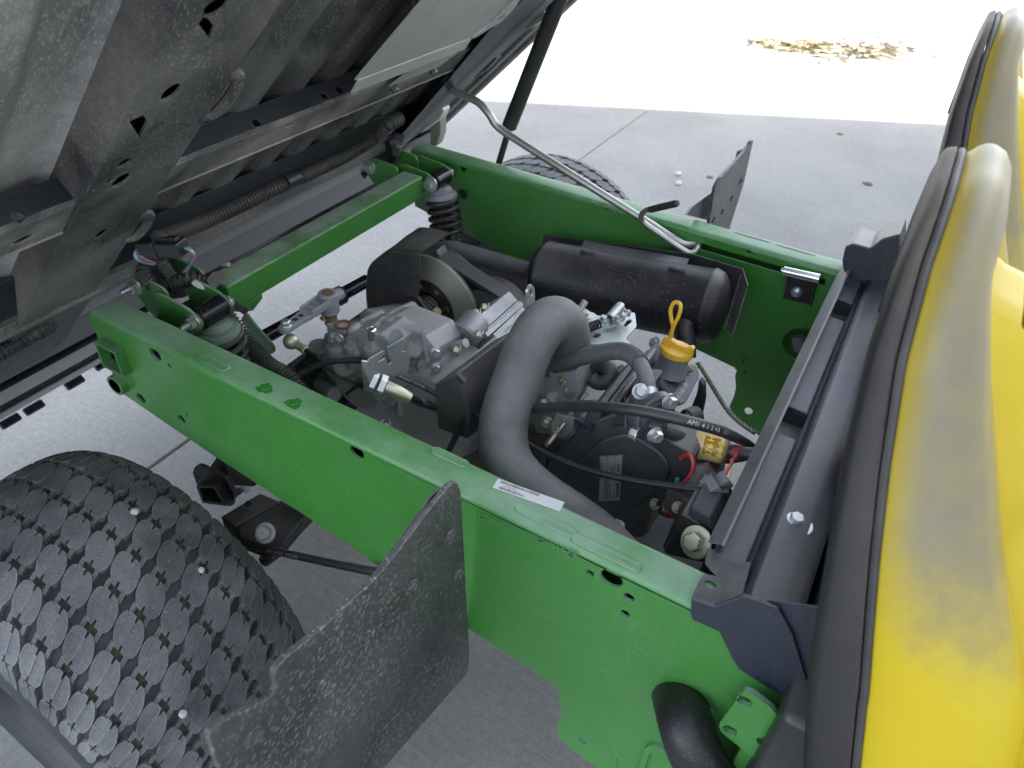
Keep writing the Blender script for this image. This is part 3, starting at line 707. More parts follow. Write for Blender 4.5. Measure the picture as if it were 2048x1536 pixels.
# heat sheet over the muffler
a0, a1 = batsy(706, 163, .003), batsy(958, 64, .003)
y0, y1 = a0[1], 1.075
mb = MB().prism([BP(.520, y0, .002), BP(1.19, y0, .002), BP(1.19, y1, .002), BP(.520, y1, .002)], ND * .0025)
mb.prism([BP(.520, y0 + .004, .0042), BP(.497, y0 + .004, .008), BP(.497, y1 - .04, .008), BP(.520, y1 - .04, .0042)], ND * .002)
hsheet = obj('heat_sheet', mb, M['steel'], bed)
mb = MB().prism([BP(.497, .90, .006), BP(.44, .90, -.001), BP(.44, 1.03, -.001), BP(.497, 1.03, .006)], ND * .002); obj('sheet_flange', mb, M['steel'], bed)
for u, v in ((786, 174), (865, 139)): obj('sheet_bolt', MB().hexbolt(bat(u, v, .0), ND, .006, .007), M['shield'], bed)
s_, y_ = batsy(998, 34, .004)
mb = MB().plate(rnd([BP(s_ + a, y_ + b, .004) for a, b in ((.03, -.02), (-.014, -.022), (-.035, -.045), (-.04, -.03), (-.02, .004), (-.016, .02), (.012, .022), (.06, .0), (.12, -.01), (.12, -.03))], .008), [circ(BP(s_, y_ + .002, .004), SD, Y, .0095, 16)], ND * .003)
obj('sheet_bracket', mb, M['steel'], bed)
# rear skirt below the hinge
mb = MB().prism([BP(-.08, .10, -.018), BP(-.08, 1.60, -.018), BP(-.25, 1.60, -.012), BP(-.25, .10, -.012)], ND * -.012); sk = obj('rear_skirt', mb, M['bed_clean'], bed, bevel=.002)
p = bat(32, 722, -.012); obj('rivet', MB().lathe(p, ND, [(.012, -.002), (.0115, .002), (.007, .004), (.0065, .0065), (.003, .008), (0, .008)], 20), M['bed'], sk)
for s0, s1, n0, n1, nm in ((-.285, -.43, -.030, -.008, 'tail_rail'), (-.455, -.485, -.02, -.004, 'tail_trim'), (-.51, -.60, -.03, -.010, 'tail_edge')):
    mb = MB().prism([BP(s0, .10, n0), BP(s0 - .01, .10, n1), BP(s1 + .012, .10, n1 + .002), BP(s1, .10, n0)], Y * 1.5); obj(nm, mb, M['gloss'], bed, bevel=.006, seg=3)
for u, v in ((68, 815), (149, 765), (207, 727), (20, 842)):
    q = bat(u, v, -.012); obj('bumper_stop', MB().box(q, .014, .045, .02, (SD, Y, ND)), M['gloss'], bed, bevel=.004)
# bits seen beyond the far beam
mb = MB().prism(wy([(838, 268), (848, 246), (884, 214), (887, 222), (880, 238)], 1.46), (0, .03, 0)); obj('tail_lamp', mb, M['sticker'], bed, bevel=.003)
mb = MB().prism(wy([(861, 256), (880, 236), (880, 268), (873, 290), (858, 300)], 1.49), (0, .03, 0)); obj('corner_post', mb, M['foil'], bed, bevel=.004)
mb = MB().prism(wy([(1035, 68), (1088, 20), (1091, 36), (1062, 56)], 1.48), (0, .02, .0)); obj('side_panel', mb, M['steel'], bed, bevel=.001)
mb = MB().prism(wy([(943, 157), (990, 112), (993, 117), (972, 140), (950, 155)], 1.31), (0, .02, 0)); obj('latch_plate', mb, M['bed'], bed)

# ------------------------------------------------------------------ prop rod and strut
pr_ = thing('prop_rod', 'bent zinc plated prop rod from the tipped bed down to the slotted far rail', 'prop rod', at(1390, 490, y=1.25))
path = cr(aty([(922, 143, 1.275), (910, 150, 1.25), (898, 156, 1.232), (893, 166, 1.225), (902, 179, 1.222), (928, 191, 1.222), (957, 205, 1.222), (978, 228, 1.222), (996, 254, 1.224), (1040, 284, 1.226), (1100, 322, 1.228), (1200, 385, 1.234), (1290, 441, 1.238), (1345, 476, 1.24), (1368, 488, 1.243), (1388, 488, 1.256), (1400, 486, 1.27)]), 8)
obj('rod', MB().tube(path, .0075, 14), M['rod'], pr_)
path = cr(aty([(1396, 484, 1.262), (1395, 495, 1.24), (1384, 505, 1.226), (1366, 499, 1.222), (1320, 468, 1.218), (1292, 449, 1.215), (1283, 438, 1.212), (1285, 426, 1.206), (1297, 418, 1.20), (1316, 413, 1.193)]), 8)
obj('release_arm', MB().tube(path, .0052, 12), M['rod'], pr_)
obj('grip', MB().lathe(at(1297, 419.5, y=1.20), at(1364, 404, y=1.17) - at(1297, 419.5, y=1.20), [(.0062, 0.004), (.0066, .006), (.0066, .070), (.005, .0745), (0, .075)], 16), M['shield'], pr_)
st = thing('lift_strut', 'black lift strut standing between the far rear wheel and the raised bed', 'strut', at(1000, 322, y=1.40))
obj('strut_body', MB().cyl(at(1124, -16, y=1.40), at(1018, 254, y=1.40), .0165, 24), M['blackpaint'], st)
obj('strut_rod', MB().cyl(at(1022, 245, y=1.40), at(990, 352, y=1.40), .0072, 16), M['blackpaint'], st)

# ================================================================== WHEELS
R_, W_, DEP = .308, .3126, .13
ee = 2 / 3.2
N_ = 400; prof = []
for i in range(N_ + 1):
    t = -math.pi / 2 + math.pi * i / N_
    sn, cs = math.sin(t), max(0, math.cos(t)); prof.append((math.copysign(abs(sn) ** ee, sn) * W_ / 2, R_ - DEP + DEP * cs ** ee))
qs = [0]
for a, b in zip(prof, prof[1:]): qs.append(qs[-1] + math.hypot(b[0] - a[0], b[1] - a[1]))
q0 = qs[-1] / 2; qs = [q - q0 for q in qs]
import bisect
def sect(q):
    q = max(qs[1], min(qs[-2], q)); i = min(len(qs) - 2, max(0, bisect.bisect(qs, q) - 1)); f = (q - qs[i]) / (qs[i + 1] - qs[i] + 1e-12)
    a, b = prof[i], prof[i + 1]; ty, tr = b[0] - a[0], b[1] - a[1]; L = math.hypot(ty, tr)
    return a[0] + ty * f, a[1] + tr * f, -tr / L, ty / L          # y, radius, normal (y, r)
HB = .0092
SH = .40
NR = 44; PC = 2 * math.pi / NR; STEP = .0465
def tyre_pt(q, th, h):
    y, r, ny, nr = sect(q); r += nr * h; return V((r * math.cos(th), y + ny * h, r * math.sin(th)))
def wheel(name, label, c, flip):
    t = thing(name, label, 'wheel', c, None); c = V(c)
    mb = MB(); fl = -1 if flip else 1
    prf = []
    for i in range(0, N_ + 1, 8):
        q = qs[i]; y, r, ny, nr = sect(q); d = -HB if abs(q) < .185 else -HB * max(0, 1 - (abs(q) - .185) / .03)
        prf.append((r + nr * d, y + ny * d))
    prf = [(.155, -W_ * .42), (.165, -W_ * .47)] + prf + [(.165, W_ * .47), (.155, W_ * .42)]
    vs = [V((r * math.cos(a), y, r * math.sin(a))) + c for r, y in prf for a in [2 * math.pi * j / 128 for j in range(128)]]; k = len(prf)
    mb.add(vs, [(i * 128 + j, i * 128 + (j + 1) % 128, (i + 1) * 128 + (j + 1) % 128, (i + 1) * 128 + j) for i in range(k - 1) for j in range(128)])
    ty = obj('tyre', mb, M['rubber'], t, ang=50, weld=True)
    # lens-shaped lugs in slanting chains, a square pocket at every joint
    half_ = [(-.385, -.045), (-.385, -.17), (-.31, -.29), (-.16, -.42), (.0, -.475), (.16, -.475), (.28, -.43), (.345, -.36), (.345, -.25), (.385, -.25), (.385, -.045), (.25, -.028), (.25, .028)]
    lens = half_[:-1] + [(.25, .028)] + [(-p, -q) for p, q in half_[:-1]] + [(-.25, -.028)]
    tri = tessellate_polygon([[V((a, b, 0)) for a, b in lens]])
    mb = MB(); ml = len(lens); dm = MB()
    for ri in range(NR):
        th0 = ri * PC
        for kx in range(-4, 5):
            last = abs(kx) == 4
            def mp(a, b, h):
                if last: b *= .9
                q = (kx + a) * STEP; wob = .0
                return tyre_pt(q * fl, -(th0 + (b * 1.0 - SH * (kx + a)) * PC), h) + c
            top = -.0035 if last else 0
            tv = [mp(a * 1.08, b * 1.03, top) for a, b in lens]; bv = [mp(a * 1.10, b * 1.07, -HB - .001) for a, b in lens]
            fs = [tuple(x) for x in tri] + [(i, (i + 1) % ml, ml + (i + 1) % ml, ml + i) for i in range(ml)]
            mb.add(tv + bv, fs)
            if kx < 4:       # small lugs framing the pocket
                for b0, b1 in ((-.34, -.20), (.20, .34)):
                    pts = [(.36, b0), (.64, b0), (.64, b1), (.36, b1)]
                    mb.add([mp(a, b, -.0022) for a, b in pts] + [mp(a, b, -HB - .001) for a, b in pts], [(0, 1, 2, 3), (0, 1, 5, 4), (1, 2, 6, 5), (2, 3, 7, 6), (3, 0, 4, 7)])
                pts = [(.38, -.22), (.62, -.22), (.62, .22), (.38, .22)]
                dm.add([mp(a, b, -HB + .0004) for a, b in pts], [(0, 1, 2, 3)])
    tr = setp(obj('tread', mb, M['tread'], ty, ang=40, weld=True), kind='stuff')
    setp(obj('pocket_dirt', dm, M['dirt'], ty), kind='stuff')
    mb = MB().lathe(c - Y * W_ * .45 * fl, Y * fl, [(.0, .05), (.05, .05), (.06, .06), (.10, .07), (.13, .05), (.150, .0), (.158, .0), (.158, W_ * .9), (.150, W_ * .9)], 48); obj('rim', mb, M['blackpaint'], t)
    return t
WX = -.797
wheel('rear_wheel', 'big near rear wheel with dusty turf tread, beside the green rail', (WX, .263, R_), False)
wheel('rear_wheel', 'far rear wheel, its tread just showing over the far rail', (WX - .01, 1.655, R_ + .004), True)
for i, (u, v, r, lb) in enumerate(((270, 1023, .0058, 'large flat white pebble lodged near the top of the near tyre'), (403, 1140, .0045, 'small white pebble stuck in a tread pocket near the rim edge of the tyre'), (366, 1427, .0055, 'white pebble wedged in a tread pocket just above the mud flap corner'))):
    # find the tread surface on this sight line
    d = ray(u, v); best = None
    for k in range(900, 1500):
        p = O + d * (k * .001); lx, lz = p.x - WX, p.z - R_; rr = math.hypot(lx, lz); yy = p.y - .263
        if abs(yy) < W_ / 2:
            sn = (abs(yy) * 2 / W_) ** (1 / ee); rho = R_ - DEP + DEP * max(0, 1 - sn * sn) ** (ee / 2)
            if rr < rho: best = p; break
    p = best or at(u, v, y=.263)
    o = bm = bmesh.new(); bmesh.ops.create_icosphere(bm, subdivisions=2, radius=r)
    rr = random.Random(i)
    for q in bm.verts: q.co *= 1 + rr.uniform(-.16, .16); q.co.z *= .8
    mb = MB(); mb.add([p - d * .001 + q.co for q in bm.verts], [[x.index for x in f.verts] for f in bm.faces]); bm.free()
    ob = obj('pebble', mb, M['stone'], None, ang=20); setp(ob, lb, 'pebble', 'white pebbles caught in the near tyre tread')

# ================================================================== MUD FLAPS
XF = -.290
mf = thing('mud_flap', 'near black mud flap splashed with dried mud between wheel and seat', 'mud flap', (XF, .30, .3), None)
fx = lambda pts, x=XF: [at(u, v, x=x) for u, v in pts]
outl = [(900, 970), (916, 963), (923, 985), (931, 1150), (940, 1310), (937, 1345), (800, 1500), (660, 1660), (500, 1660), (437, 1536), (418, 1470), (440, 1447), (520, 1408), (556, 1384), (548, 1345), (570, 1318), (640, 1262), (760, 1150), (860, 1020)]
mb = MB().prism(rnd(fx(outl), .014), (-.0065, 0, 0)); obj('flap_sheet', mb, M['flap'], mf, bevel=.0015)
mb = MB().prism(rnd(fx([(868, 985), (890, 975), (905, 1000), (900, 1200), (720, 1400), (560, 1350), (570, 1318), (640, 1258), (755, 1145), (845, 1022)], XF - .009), .01), (-.003, 0, 0)); obj('backing_plate', mb, M['blackpaint'], mf)
for u, v in ((898, 1075), (822, 1176), (742, 1273), (646, 1372), (505, 1474), (918, 1147)):
    p = at(u, v, x=XF); mb = MB().lathe(p, X, [(.0105, -.002), (.0100, .0016), (.006, .0028), (.0055, .0018), (0, .0018)], 18); mb.box(p + X * .0026, .0016, .0035, .014)
    obj('push_rivet', mb, M['flap'], mf)
ff = thing('mud_flap', 'far mud flap with a row of slots standing beyond the far rail', 'mud flap', (-.30, 1.47, .4))
outl = [(1507, 279), (1502, 283), (1499, 290), (1490, 302), (1471, 324), (1441, 356), (1431, 374), (1426, 400), (1420, 440), (1414, 500), (1440, 540), (1460, 454), (1488, 366)]
hl = []
for u, v in ((1481, 364), (1463, 397), (1444, 424), (1427, 440)):
    hl.append(fx([(u + 1, v - 7), (u + 4, v - 4), (u - 1, v + 7), (u - 4, v + 5)], -.30))
mb = MB().plate(rnd(fx(outl, -.30), .006), hl, (-.006, 0, 0)); obj('flap_sheet', mb, M['flap'], ff)
mb = MB().prism(fx([(1373, 430), (1386, 412), (1427, 382), (1422, 442)], -.315), (-.004, 0, 0)); obj('backing_plate', mb, M['plastic'], ff)
mb = MB().prism(rnd(fx([(1472, 326), (1478, 303), (1484, 298), (1489, 303), (1478, 322)], -.312), .004), (-.004, 0, 0)); obj('flap_tab', mb, M['shield'], ff)

# ================================================================== SEAT BASE PANEL
base = thing('engine_cover_panel', 'moulded black plastic cover panel between the engine bay and the seats', 'panel', (0, .889, .6))
ZT = .757
mb = MB()
P3 = lambda x, y, z: V((x, y, z))
for y0, y1 in ((.545, .776), (.835, 1.095), (1.155, 1.262)):
    mb2 = MB().prism([P3(-.034, y0, ZT), P3(-.030, y0, ZT + .002), P3(-.002, y0, ZT), P3(.0, y0, ZT - .004), P3(.0, y0, ZT - .034), P3(-.034, y0, ZT - .034)], (0, y1 - y0, 0))
    obj('top_shelf', mb2, M['plastic'], base, bevel=.003)
for y0, y1 in ((.776, .835), (1.095, 1.155)):
    mb2 = MB().prism([P3(-.034, y0, ZT - .026), P3(.006, y0, ZT - .026), P3(.006, y0, ZT - .036), P3(-.034, y0, ZT - .036)], (0, y1 - y0, 0)); obj('pocket_floor', mb2, M['plastic_dusty'], base)
hp = [(.0, ZT - .006), (.003, ZT - .009), (.008, ZT + .004), (.014, ZT + .009), (.040, ZT + .010), (.054, ZT + .004), (.066, ZT - .012), (.072, ZT - .06), (.074, ZT - .16), (.074, ZT - .20), (.0, ZT - .20)]
notch = lambda y: .0
mb = MB().prism([P3(x, .503, z) for x, z in hp], (0, .80, 0)); obj('bolster_ridge', mb, M['plastic'], base, bevel=.003)
mb = MB().prism([P3(-.034, .53, ZT - .036), P3(-.002, .53, ZT - .036), P3(-.002, .53, .45), P3(-.034, .53, .45)], (0, .715, 0)); obj('front_wall', mb, M['plastic_dusty'], base)  # unseen wall added under the shelf to block light
# rear lip: a bare sheet edge along the engine bay
b0, b1 = V((-.0455, .560, ZT - .004)), V((-.0425, 1.283, ZT - .004))
mb = MB().prism([b0, b0 + V((.0150, -.012, .0185)), b0 + V((.0185, -.012, .0185)), b0 + V((.0050, .002, 0))], b1 - b0); obj('edge_bar', mb, M['edgebar'], base, bevel=.0008)
# near corner moulding resting on the rail
mb = MB()
c0 = rnd([at(1405, 1148, z=RT + .003), at(1432, 1152, z=RT + .003), at(1446, 1170, z=RT + .003), at(1428, 1212, z=RT + .003), at(1383, 1196, z=RT + .003)], .003)
mb.plate(c0, [circ(at(1421, 1169, z=RT + .003), X, Y, .0052, 14, 1.2, .9)], (0, 0, -.0025)); obj('corner_tab', mb, M['plastic_dusty'], base)
# faces of the corner step
def quad(pts): return MB().add(pts, [tuple(range(len(pts)))])
zt = ZT + .003
A = at(1416, 1094, z=ZT); B_ = at(1478, 1122, z=ZT); C_ = at(1446, 1168, z=RT + .003); D_ = at(1410, 1128, z=RT + .003)
E_ = at(1502, 1125, z=ZT + .004); F_ = at(1484, 1192, z=ZT); G_ = at(1426, 1213, z=RT + .003)
mb = MB().add([A, B_, C_, D_], [(0, 1, 2, 3)]); mb.add([B_, E_, F_, G_, C_], [(0, 1, 2, 3, 4)]); mb.add([p - Z * .1 for p in (A, B_, E_, F_)] + [A, B_, E_, F_], [(0, 1, 5, 4), (1, 2, 6, 5)])
obj('corner_step', mb, M['plastic_dusty'], base, ang=25)
YS = YN - .006
sk_ = wy([(1383, 1197), (1428, 1213), (1485, 1192), (1500, 1196), (1556, 1216), (1585, 1270), (1630, 1420), (1700, 1600), (1640, 1600), (1600, 1416), (1530, 1372), (1478, 1340), (1464, 1318), (1438, 1264), (1384, 1240), (1380, 1225)], YS)
mb = MB().prism(sk_, (0, .004, 0)); obj('side_skirt', mb, M['plastic'], base, bevel=.0012)
mb = MB().prism(wy([(1535, 1200), (1720, 1225), (1720, 1520), (1640, 1500), (1597, 1412)], YS + .0045), (0, .001, 0)); obj('skirt_backing', mb, M['plastic'], base)
zz = [at(1485, 1193, y=YS), at(1500, 1197, y=YS), at(1556, 1217, y=YS), at(1590, 1285, y=YS), at(1625, 1410, y=YS), at(1660, 1500, y=YS)]
inn = [P3(.004, .503, ZT + .002), P3(.018, .503, ZT + .008), P3(.054, .503, ZT + .003), P3(.070, .503, ZT - .04), P3(.074, .503, ZT - .12), P3(.074, .503, ZT - .18)]
mb = MB().grid([[a, (a + b) / 2 + V((.002, -.004, .003)), b] for a, b in zip(zz, inn)]); obj('skirt_fillet', mb, M['plastic'], base, ang=70)
p = at(1597, 1045, z=ZT + .010)
mb = MB().lathe(p - Z * .004, Z, [(.017, 0), (.016, .002), (.0, .002)], 24); obj('washer', mb, M['chrome'], base)
mb = MB().hexbolt(p - Z * .002 + V((-.003, .004, 0)), Z, .0075); obj('bolt', mb, M['zinc'], base)
mb = MB().bb((.075, .42, .45), (.40, 1.36, .735)); obj('seat_pan', mb, M['blackpaint'], base, bevel=.01)
mb = MB().prism(wy([(1684, 524), (1690, 494), (1706, 487), (1740, 497), (1764, 478), (1800, 468), (1800, 570), (1690, 560)], 1.238), (0, .075, 0)); obj('far_corner', mb, M['plastic'], base, bevel=.003)

# ================================================================== SEATS
def seat(label, yc, yaw=0):
    t = thing('seat', label, 'seat', (.06, yc, 0), 'yellow bucket seats with black shells')
    half = [(0, 1.180), (.04, 1.179), (.078, 1.168), (.108, 1.143), (.130, 1.108), (.146, 1.068), (.162, 1.027), (.18, .985), (.197, .935), (.212, .88), (.226, .82), (.238, .76), (.246, .70), (.25, .62)]
    hs = cr([V((0, a, b)) for a, b in half], 5)
    loop = [(-p.y, p.z) for p in hs[::-1]] + [(p.y, p.z) for p in hs[1:]]
    def xr(z):
        k = [(.62, .142), (.70, .120), (.775, .097), (.86, .072), (.97, .046), (1.03, .033), (1.096, .0215), (1.15, .0175), (1.2, .019)]
        if z <= k[0][0]: return k[0][1]
        for (a, b), (c, d) in zip(k, k[1:]):
            if z <= c: return b + (d - b) * (z - a) / (c - a)
        return k[-1][1]
    def ring(dx, inset, xz=0):
        out = []; n = len(loop)
        for i, (dy, z) in enumerate(loop):
            a, b = loop[max(0, i - 1)], loop[min(n - 1, i + 1)]; ty, tz = b[0] - a[0], b[1] - a[1]; L = math.hypot(ty, tz)
            ny, nz = -tz / L, ty / L      # outward
            y2, z2 = dy + ny * inset * 1, z + nz * inset
            f = min(1, max(0, (1.19 - z) / .32)); f = .22 + .78 * f
            out.append(V((xr(z) + (dx * f if dx < .0355 else dx - .035 * (1 - f) + (max(0, dx - .044) * (.30 - .85 * max(0, min(1, (z - .90) / .26))))), yc + y2, z2)))
        return out
    wide = lambda z: 1.
    sh = [ring(.004, -.13), ring(-.004, -.05), ring(-.003, -.014), ring(.002, -.003), ring(.008, 0), ring(.030, .002), ring(.034, .001), ring(.035, -.006)]
    mb = MB().grid(sh); obj('shell', mb, M['shell'], t, ang=60)
    mb = MB().tube(ring(.0385, -.001), .0032, 8, caps=False); obj('piping', mb, M['rubberhose'], t)
    cr_ = [(.036, -.008, .15), (.039, -.004, .2), (.044, .001, .35), (.052, .0055, .62), (.062, .0085, .9), (.070, .0093, 1), (.078, .009, 1), (.094, .006, 1), (.108, -.002, .95), (.118, -.014, .7), (.122, -.028, .3), (.119, -.040, .1), (.112, -.048, .05), (.111, -.053, .0), (.116, -.057, 0), (.140, -.066, 0), (.168, -.073, 0), (.20, -.076, 0)]
    rings = [ring(a, b) for a, b, g in cr_]
    mb = MB().grid(rings); cu = obj('cushion', mb, M['vinyl'], t, ang=70)
    ca = cu.data.color_attributes.new('grime', 'FLOAT_COLOR', 'POINT'); n = len(rings[0])
    for i, (a, b, g) in enumerate(cr_):
        for j in range(n): ca.data[i * n + j].color = (g, g, g, 1)
    mb = MB().prism(rnd([P3(.20, yc - .23, .80), P3(.62, yc - .25, .83), P3(.62, yc + .25, .83), P3(.20, yc + .23, .80)], .06), (0, 0, -.12)); sq_ = obj('squab', mb, M['vinyl'], t, bevel=.035, seg=5)
    mb = MB()      # moulded letters on the front panel
    text_mesh(mb, 'GATOR', P3(xr(1.0) + .128, yc - .05, .985), Y * -1, Z, .03, .001); obj('moulded_lettering', mb, M['vinyl'], t)
    return t
seat('near yellow seat with dirt greyed bolster and black shell, closest to the viewer', .598)
seat('second yellow seat standing behind the nearer seat at the upper right', 1.190)

# ================================================================== MUFFLER
muf = thing('muffler', 'dark heat stained muffler lying along the far rail under its bent shield', 'muffler', at(1265, 580, y=1.135))
m0, m1 = at(1076, 548, y=1.135), at(1446, 617, y=1.150); ma_ = (m1 - m0).normalized(); mL = (m1 - m0).length; RM = .0665
mb = MB().lathe(m0, ma_, [(0, -.006), (.03, -.005), (.052, 0), (RM - .004, .008), (RM, .014), (RM + .0016, .016), (RM + .0016, .021), (RM, .023), (RM, mL - .028), (RM + .0016, mL - .026), (RM + .0016, mL - .021), (RM, mL - .019), (RM - .003, mL - .010), (.050, mL), (.025, mL + .005), (0, mL + .006)], 48); obj('muffler_body', mb, M['muffler'], muf, ang=45)
mf_c = at(1238, 577, y=1.075); fn = (O - mf_c).normalized(); fn = (fn - ma_ * fn.dot(ma_)).normalized(); fu = fn.cross(ma_)
cA = m0 + ma_ * ((mf_c - m0).dot(ma_)) + fn * (RM + .0002)
def onm(a, b):   # a along the axis, b around
    t_ = b / RM; return m0 + ma_ * ((mf_c - m0).dot(ma_) + a) + (fn * math.cos(t_) + fu * math.sin(t_)) * (RM + .0006)
mb = MB().tube([onm(math.cos(x) * .026, math.sin(x) * .026) for x in [2 * math.pi * i / 40 for i in range(41)]], .0012, 6); ms = obj('pressed_ring', mb, M['muffler'], muf)
for a0_, b0_, a1_, b1_ in ((-.012, .014, .004, -.008), (.004, .012, .014, -.014), (-.03, .033, .03, .03)):
    mb = MB().tube([onm(a0_ + (a1_ - a0_) * i / 6, b0_ + (b1_ - b0_) * i / 6) for i in range(7)], .0011, 6); obj('pressed_stroke', mb, M['muffler'], muf)
sh_ = [at(1085, 470, y=1.215), at(1162, 480, y=1.215), at(1385, 508, y=1.215), at(1484, 538, y=1.215)]
dn = V((0, .01, -.11))
mb = MB().prism(sh_ + [p + dn for p in sh_[::-1]], (0, .002, 0)); obj('shield_back', mb, M['shield'], muf)
mb = MB().prism([at(1168, 481, y=1.19), at(1378, 517, y=1.19), at(1368, 543, y=1.135), at(1158, 503, y=1.135)], (0, .002, -.002)); obj('shield_top', mb, M['shield'], muf)
for u, v in ((1175, 506), (1352, 539)):
    p = at(u, v, y=1.133); mb = MB().tube(cr([p - ma_ * .014, p - ma_ * .005 + Z * .001, p + ma_ * .006 - Z * .001, p + ma_ * .015], 4), [.0028, .0034, .003, .0034, .003, .0036, .0028, .003, .0035, .003, .0034, .003, .0026][:13], 8); obj('weld_bead', mb, M['muffler'], muf)
mb = MB().prism([at(1485, 537, y=1.215), at(1495, 571, y=1.175), at(1463, 674, y=1.13), at(1448, 655, y=1.135), at(1452, 645, y=1.14)], (.0015, .001, 0)); obj('shield_side', mb, M['shield'], muf)
mb = MB().prism([at(1085, 470, y=1.215), at(1076, 500, y=1.17), at(1092, 492, y=1.215)], (.0015, .001, 0)); obj('shield_side', mb, M['shield'], muf)
for u0, v0, u1, v1, r in ((1372, 650, 1372, 715, .0175), (1092, 590, 1082, 660, .0165)):
    p = at(u0, v0, y=1.085); q = at(u1, v1, y=1.06)
    mb = MB().tube(cr([p + V((0, .05, .012)), p + V((0, .02, .008)), p + V((0, -.002, -.008)), (p + q) / 2, q], 7), r, 18); obj('inlet_pipe', mb, M['muffler'], muf)
mb = MB().tube(cr(aty([(1085, 550, 1.14), (1040, 538, 1.14), (985, 522, 1.135), (930, 507, 1.125), (895, 500, 1.12), (850, 515, 1.12)]), 8), .0195, 18); mb.lathe(at(1066, 547, y=1.14), ma_, [(.0195, -.006), (.0225, -.005), (.0225, .006), (.02, .01)], 20); obj('tail_pipe', mb, M['hose'], muf)

# ================================================================== TRANSAXLE AND DRIVEN CLUTCH
tr = thing('transaxle', 'dusty grey cast transaxle at the rear of the engine bay with shift arm', 'transaxle', (-.62, .76, .45))
def remesh(o, vox, it=4):
    md = o.modifiers.new('skin', 'REMESH'); md.mode = 'VOXEL'; md.voxel_size = vox; md.use_smooth_shade = True
    sm = o.modifiers.new('soften', 'SMOOTH'); sm.iterations = it; sm.factor = .5
mb = MB()
mb.prism(wy([(648, 668), (700, 655), (772, 640), (800, 650), (852, 672), (872, 700), (868, 790), (850, 860), (770, 880), (700, 830), (640, 760)], .74), (0, .075, -.012))
mb.prism(wy([(655, 690), (700, 672), (760, 668), (790, 690), (800, 740), (780, 800), (700, 800), (650, 745)], .70), (0, .06, 0))
cv = at(712, 775, y=.69); mb.lathe(cv, Y, [(.044, 0), (.052, .006), (.058, .02), (.06, .05)], 28)
cv2 = at(840, 850, y=.70); mb.lathe(cv2, Y, [(.05, 0), (.085, .02), (.10, .06), (.10, .12)], 28)
cv3 = at(940, 830, y=.80); mb.lathe(cv3, Y, [(.06, 0), (.09, .02), (.09, .06)], 28)
up_ = Z
for u, v, y, r, L in ((688, 650, .735, .0165, .05), (772, 640, .755, .0115, .04), (668, 645, .735, .0125, .06), (744, 690, .70, .015, .05), (669, 690, .70, .0145, .05), (700, 690, .695, .010, .05)):
    p = at(u, v, y=y); mb.cyl(p - up_ * L, p, r, 20, .0015)
for (u0, v0, y0), (u1, v1, y1), r in (((775, 640, .77), (826, 615, .86), .012), ((720, 650, .75), (760, 628, .80), .008), ((700, 655, .74), (800, 632, .80), .006), ((830, 665, .78), (848, 650, .81), .010), ((735, 640, .80), (800, 628, .88), .02), ((640, 690, .74), (640, 745, .74), .02), ((640, 765, .72), (670, 790, .69), .014)):
    mb.cyl(at(u0, v0, y=y0), at(u1, v1, y=y1), r, 18, .002)
for (u0, v0), (u1, v1) in (((845, 660), (868, 800)), ((800, 740), (860, 720)), ((800, 790), (865, 760)), ((700, 665), (760, 690))):
    mb.cyl(at(u0, v0, y=.735), at(u1, v1, y=.735), .004, 10)
rg = random.Random(5)
for u, v, y, r0, h0 in ((715, 700, .70, .012, .03), (760, 720, .70, .016, .02), (690, 730, .69, .02, .03), (780, 760, .70, .012, .03), (830, 700, .735, .013, .03), (846, 730, .735, .010, .03), (826, 760, .73, .016, .04), (660, 715, .70, .010, .03), (735, 690, .70, .018, .03), (795, 690, .72, .011, .03), (840, 800, .72, .014, .04), (706, 662, .72, .009, .02), (752, 655, .73, .008, .03), (800, 655, .76, .009, .03)):
    p = at(u, v, y=y); d = V((rg.uniform(-.2, .5), -1, rg.uniform(.1, .9))).normalized(); mb.cyl(p - d * h0, p + d * .006, r0, 16, .002)
for (u0, v0, y0), (u1, v1, y1) in (((690, 700, .70), (800, 720, .705)), ((712, 775, .688), (790, 700, .71)), ((712, 775, .688), (650, 730, .70)), ((800, 660, .75), (866, 690, .75)), ((790, 735, .70), (800, 830, .70)), ((870, 690, .75), (872, 800, .74))):
    mb.cyl(at(u0, v0, y=y0), at(u1, v1, y=y1), .0045, 10)
case = obj('case', mb, M['cast'], tr); remesh(case, .0022, 2)
for u, v, y, r, dark in ((687, 649, .733, .0095, 1), (772, 639.5, .754, .0072, 0)):
    p = at(u, v, y=y); mb = MB().lathe(p + Z * .0012, Z, [(r * 1.35, -.004), (r * 1.35, .0), (r, .0), (r * .96, -.004), (0, -.004)], 24); obj('bore', mb, M['rust'] if dark else M['cast'], tr)
for u, v, y, r in ((744, 668, .70, .0075), ):
    p = at(u, v + 10, y=y); mb = MB().lathe(p, Z, [(r * .8, 0), (r * .8, .006), (r, .007), (r, .018), (r * .75, .0195), (r * .7, .0188), (0, .0185)], 20); obj('vent_plug', mb, M['chrome'], tr)
for u, v, y, ax in ((652, 636, .735, Z), (668, 678, .70, Z), (679, 677, .692, -Y), (762, 631, .80, X), (835, 652, .79, X), (806, 668, .76, X), (858, 760, .735, X), (816, 672, .755, X)):
    obj('bolt', MB().hexbolt(at(u, v, y=y), ax, .0068, .008), M['zinc'], tr)
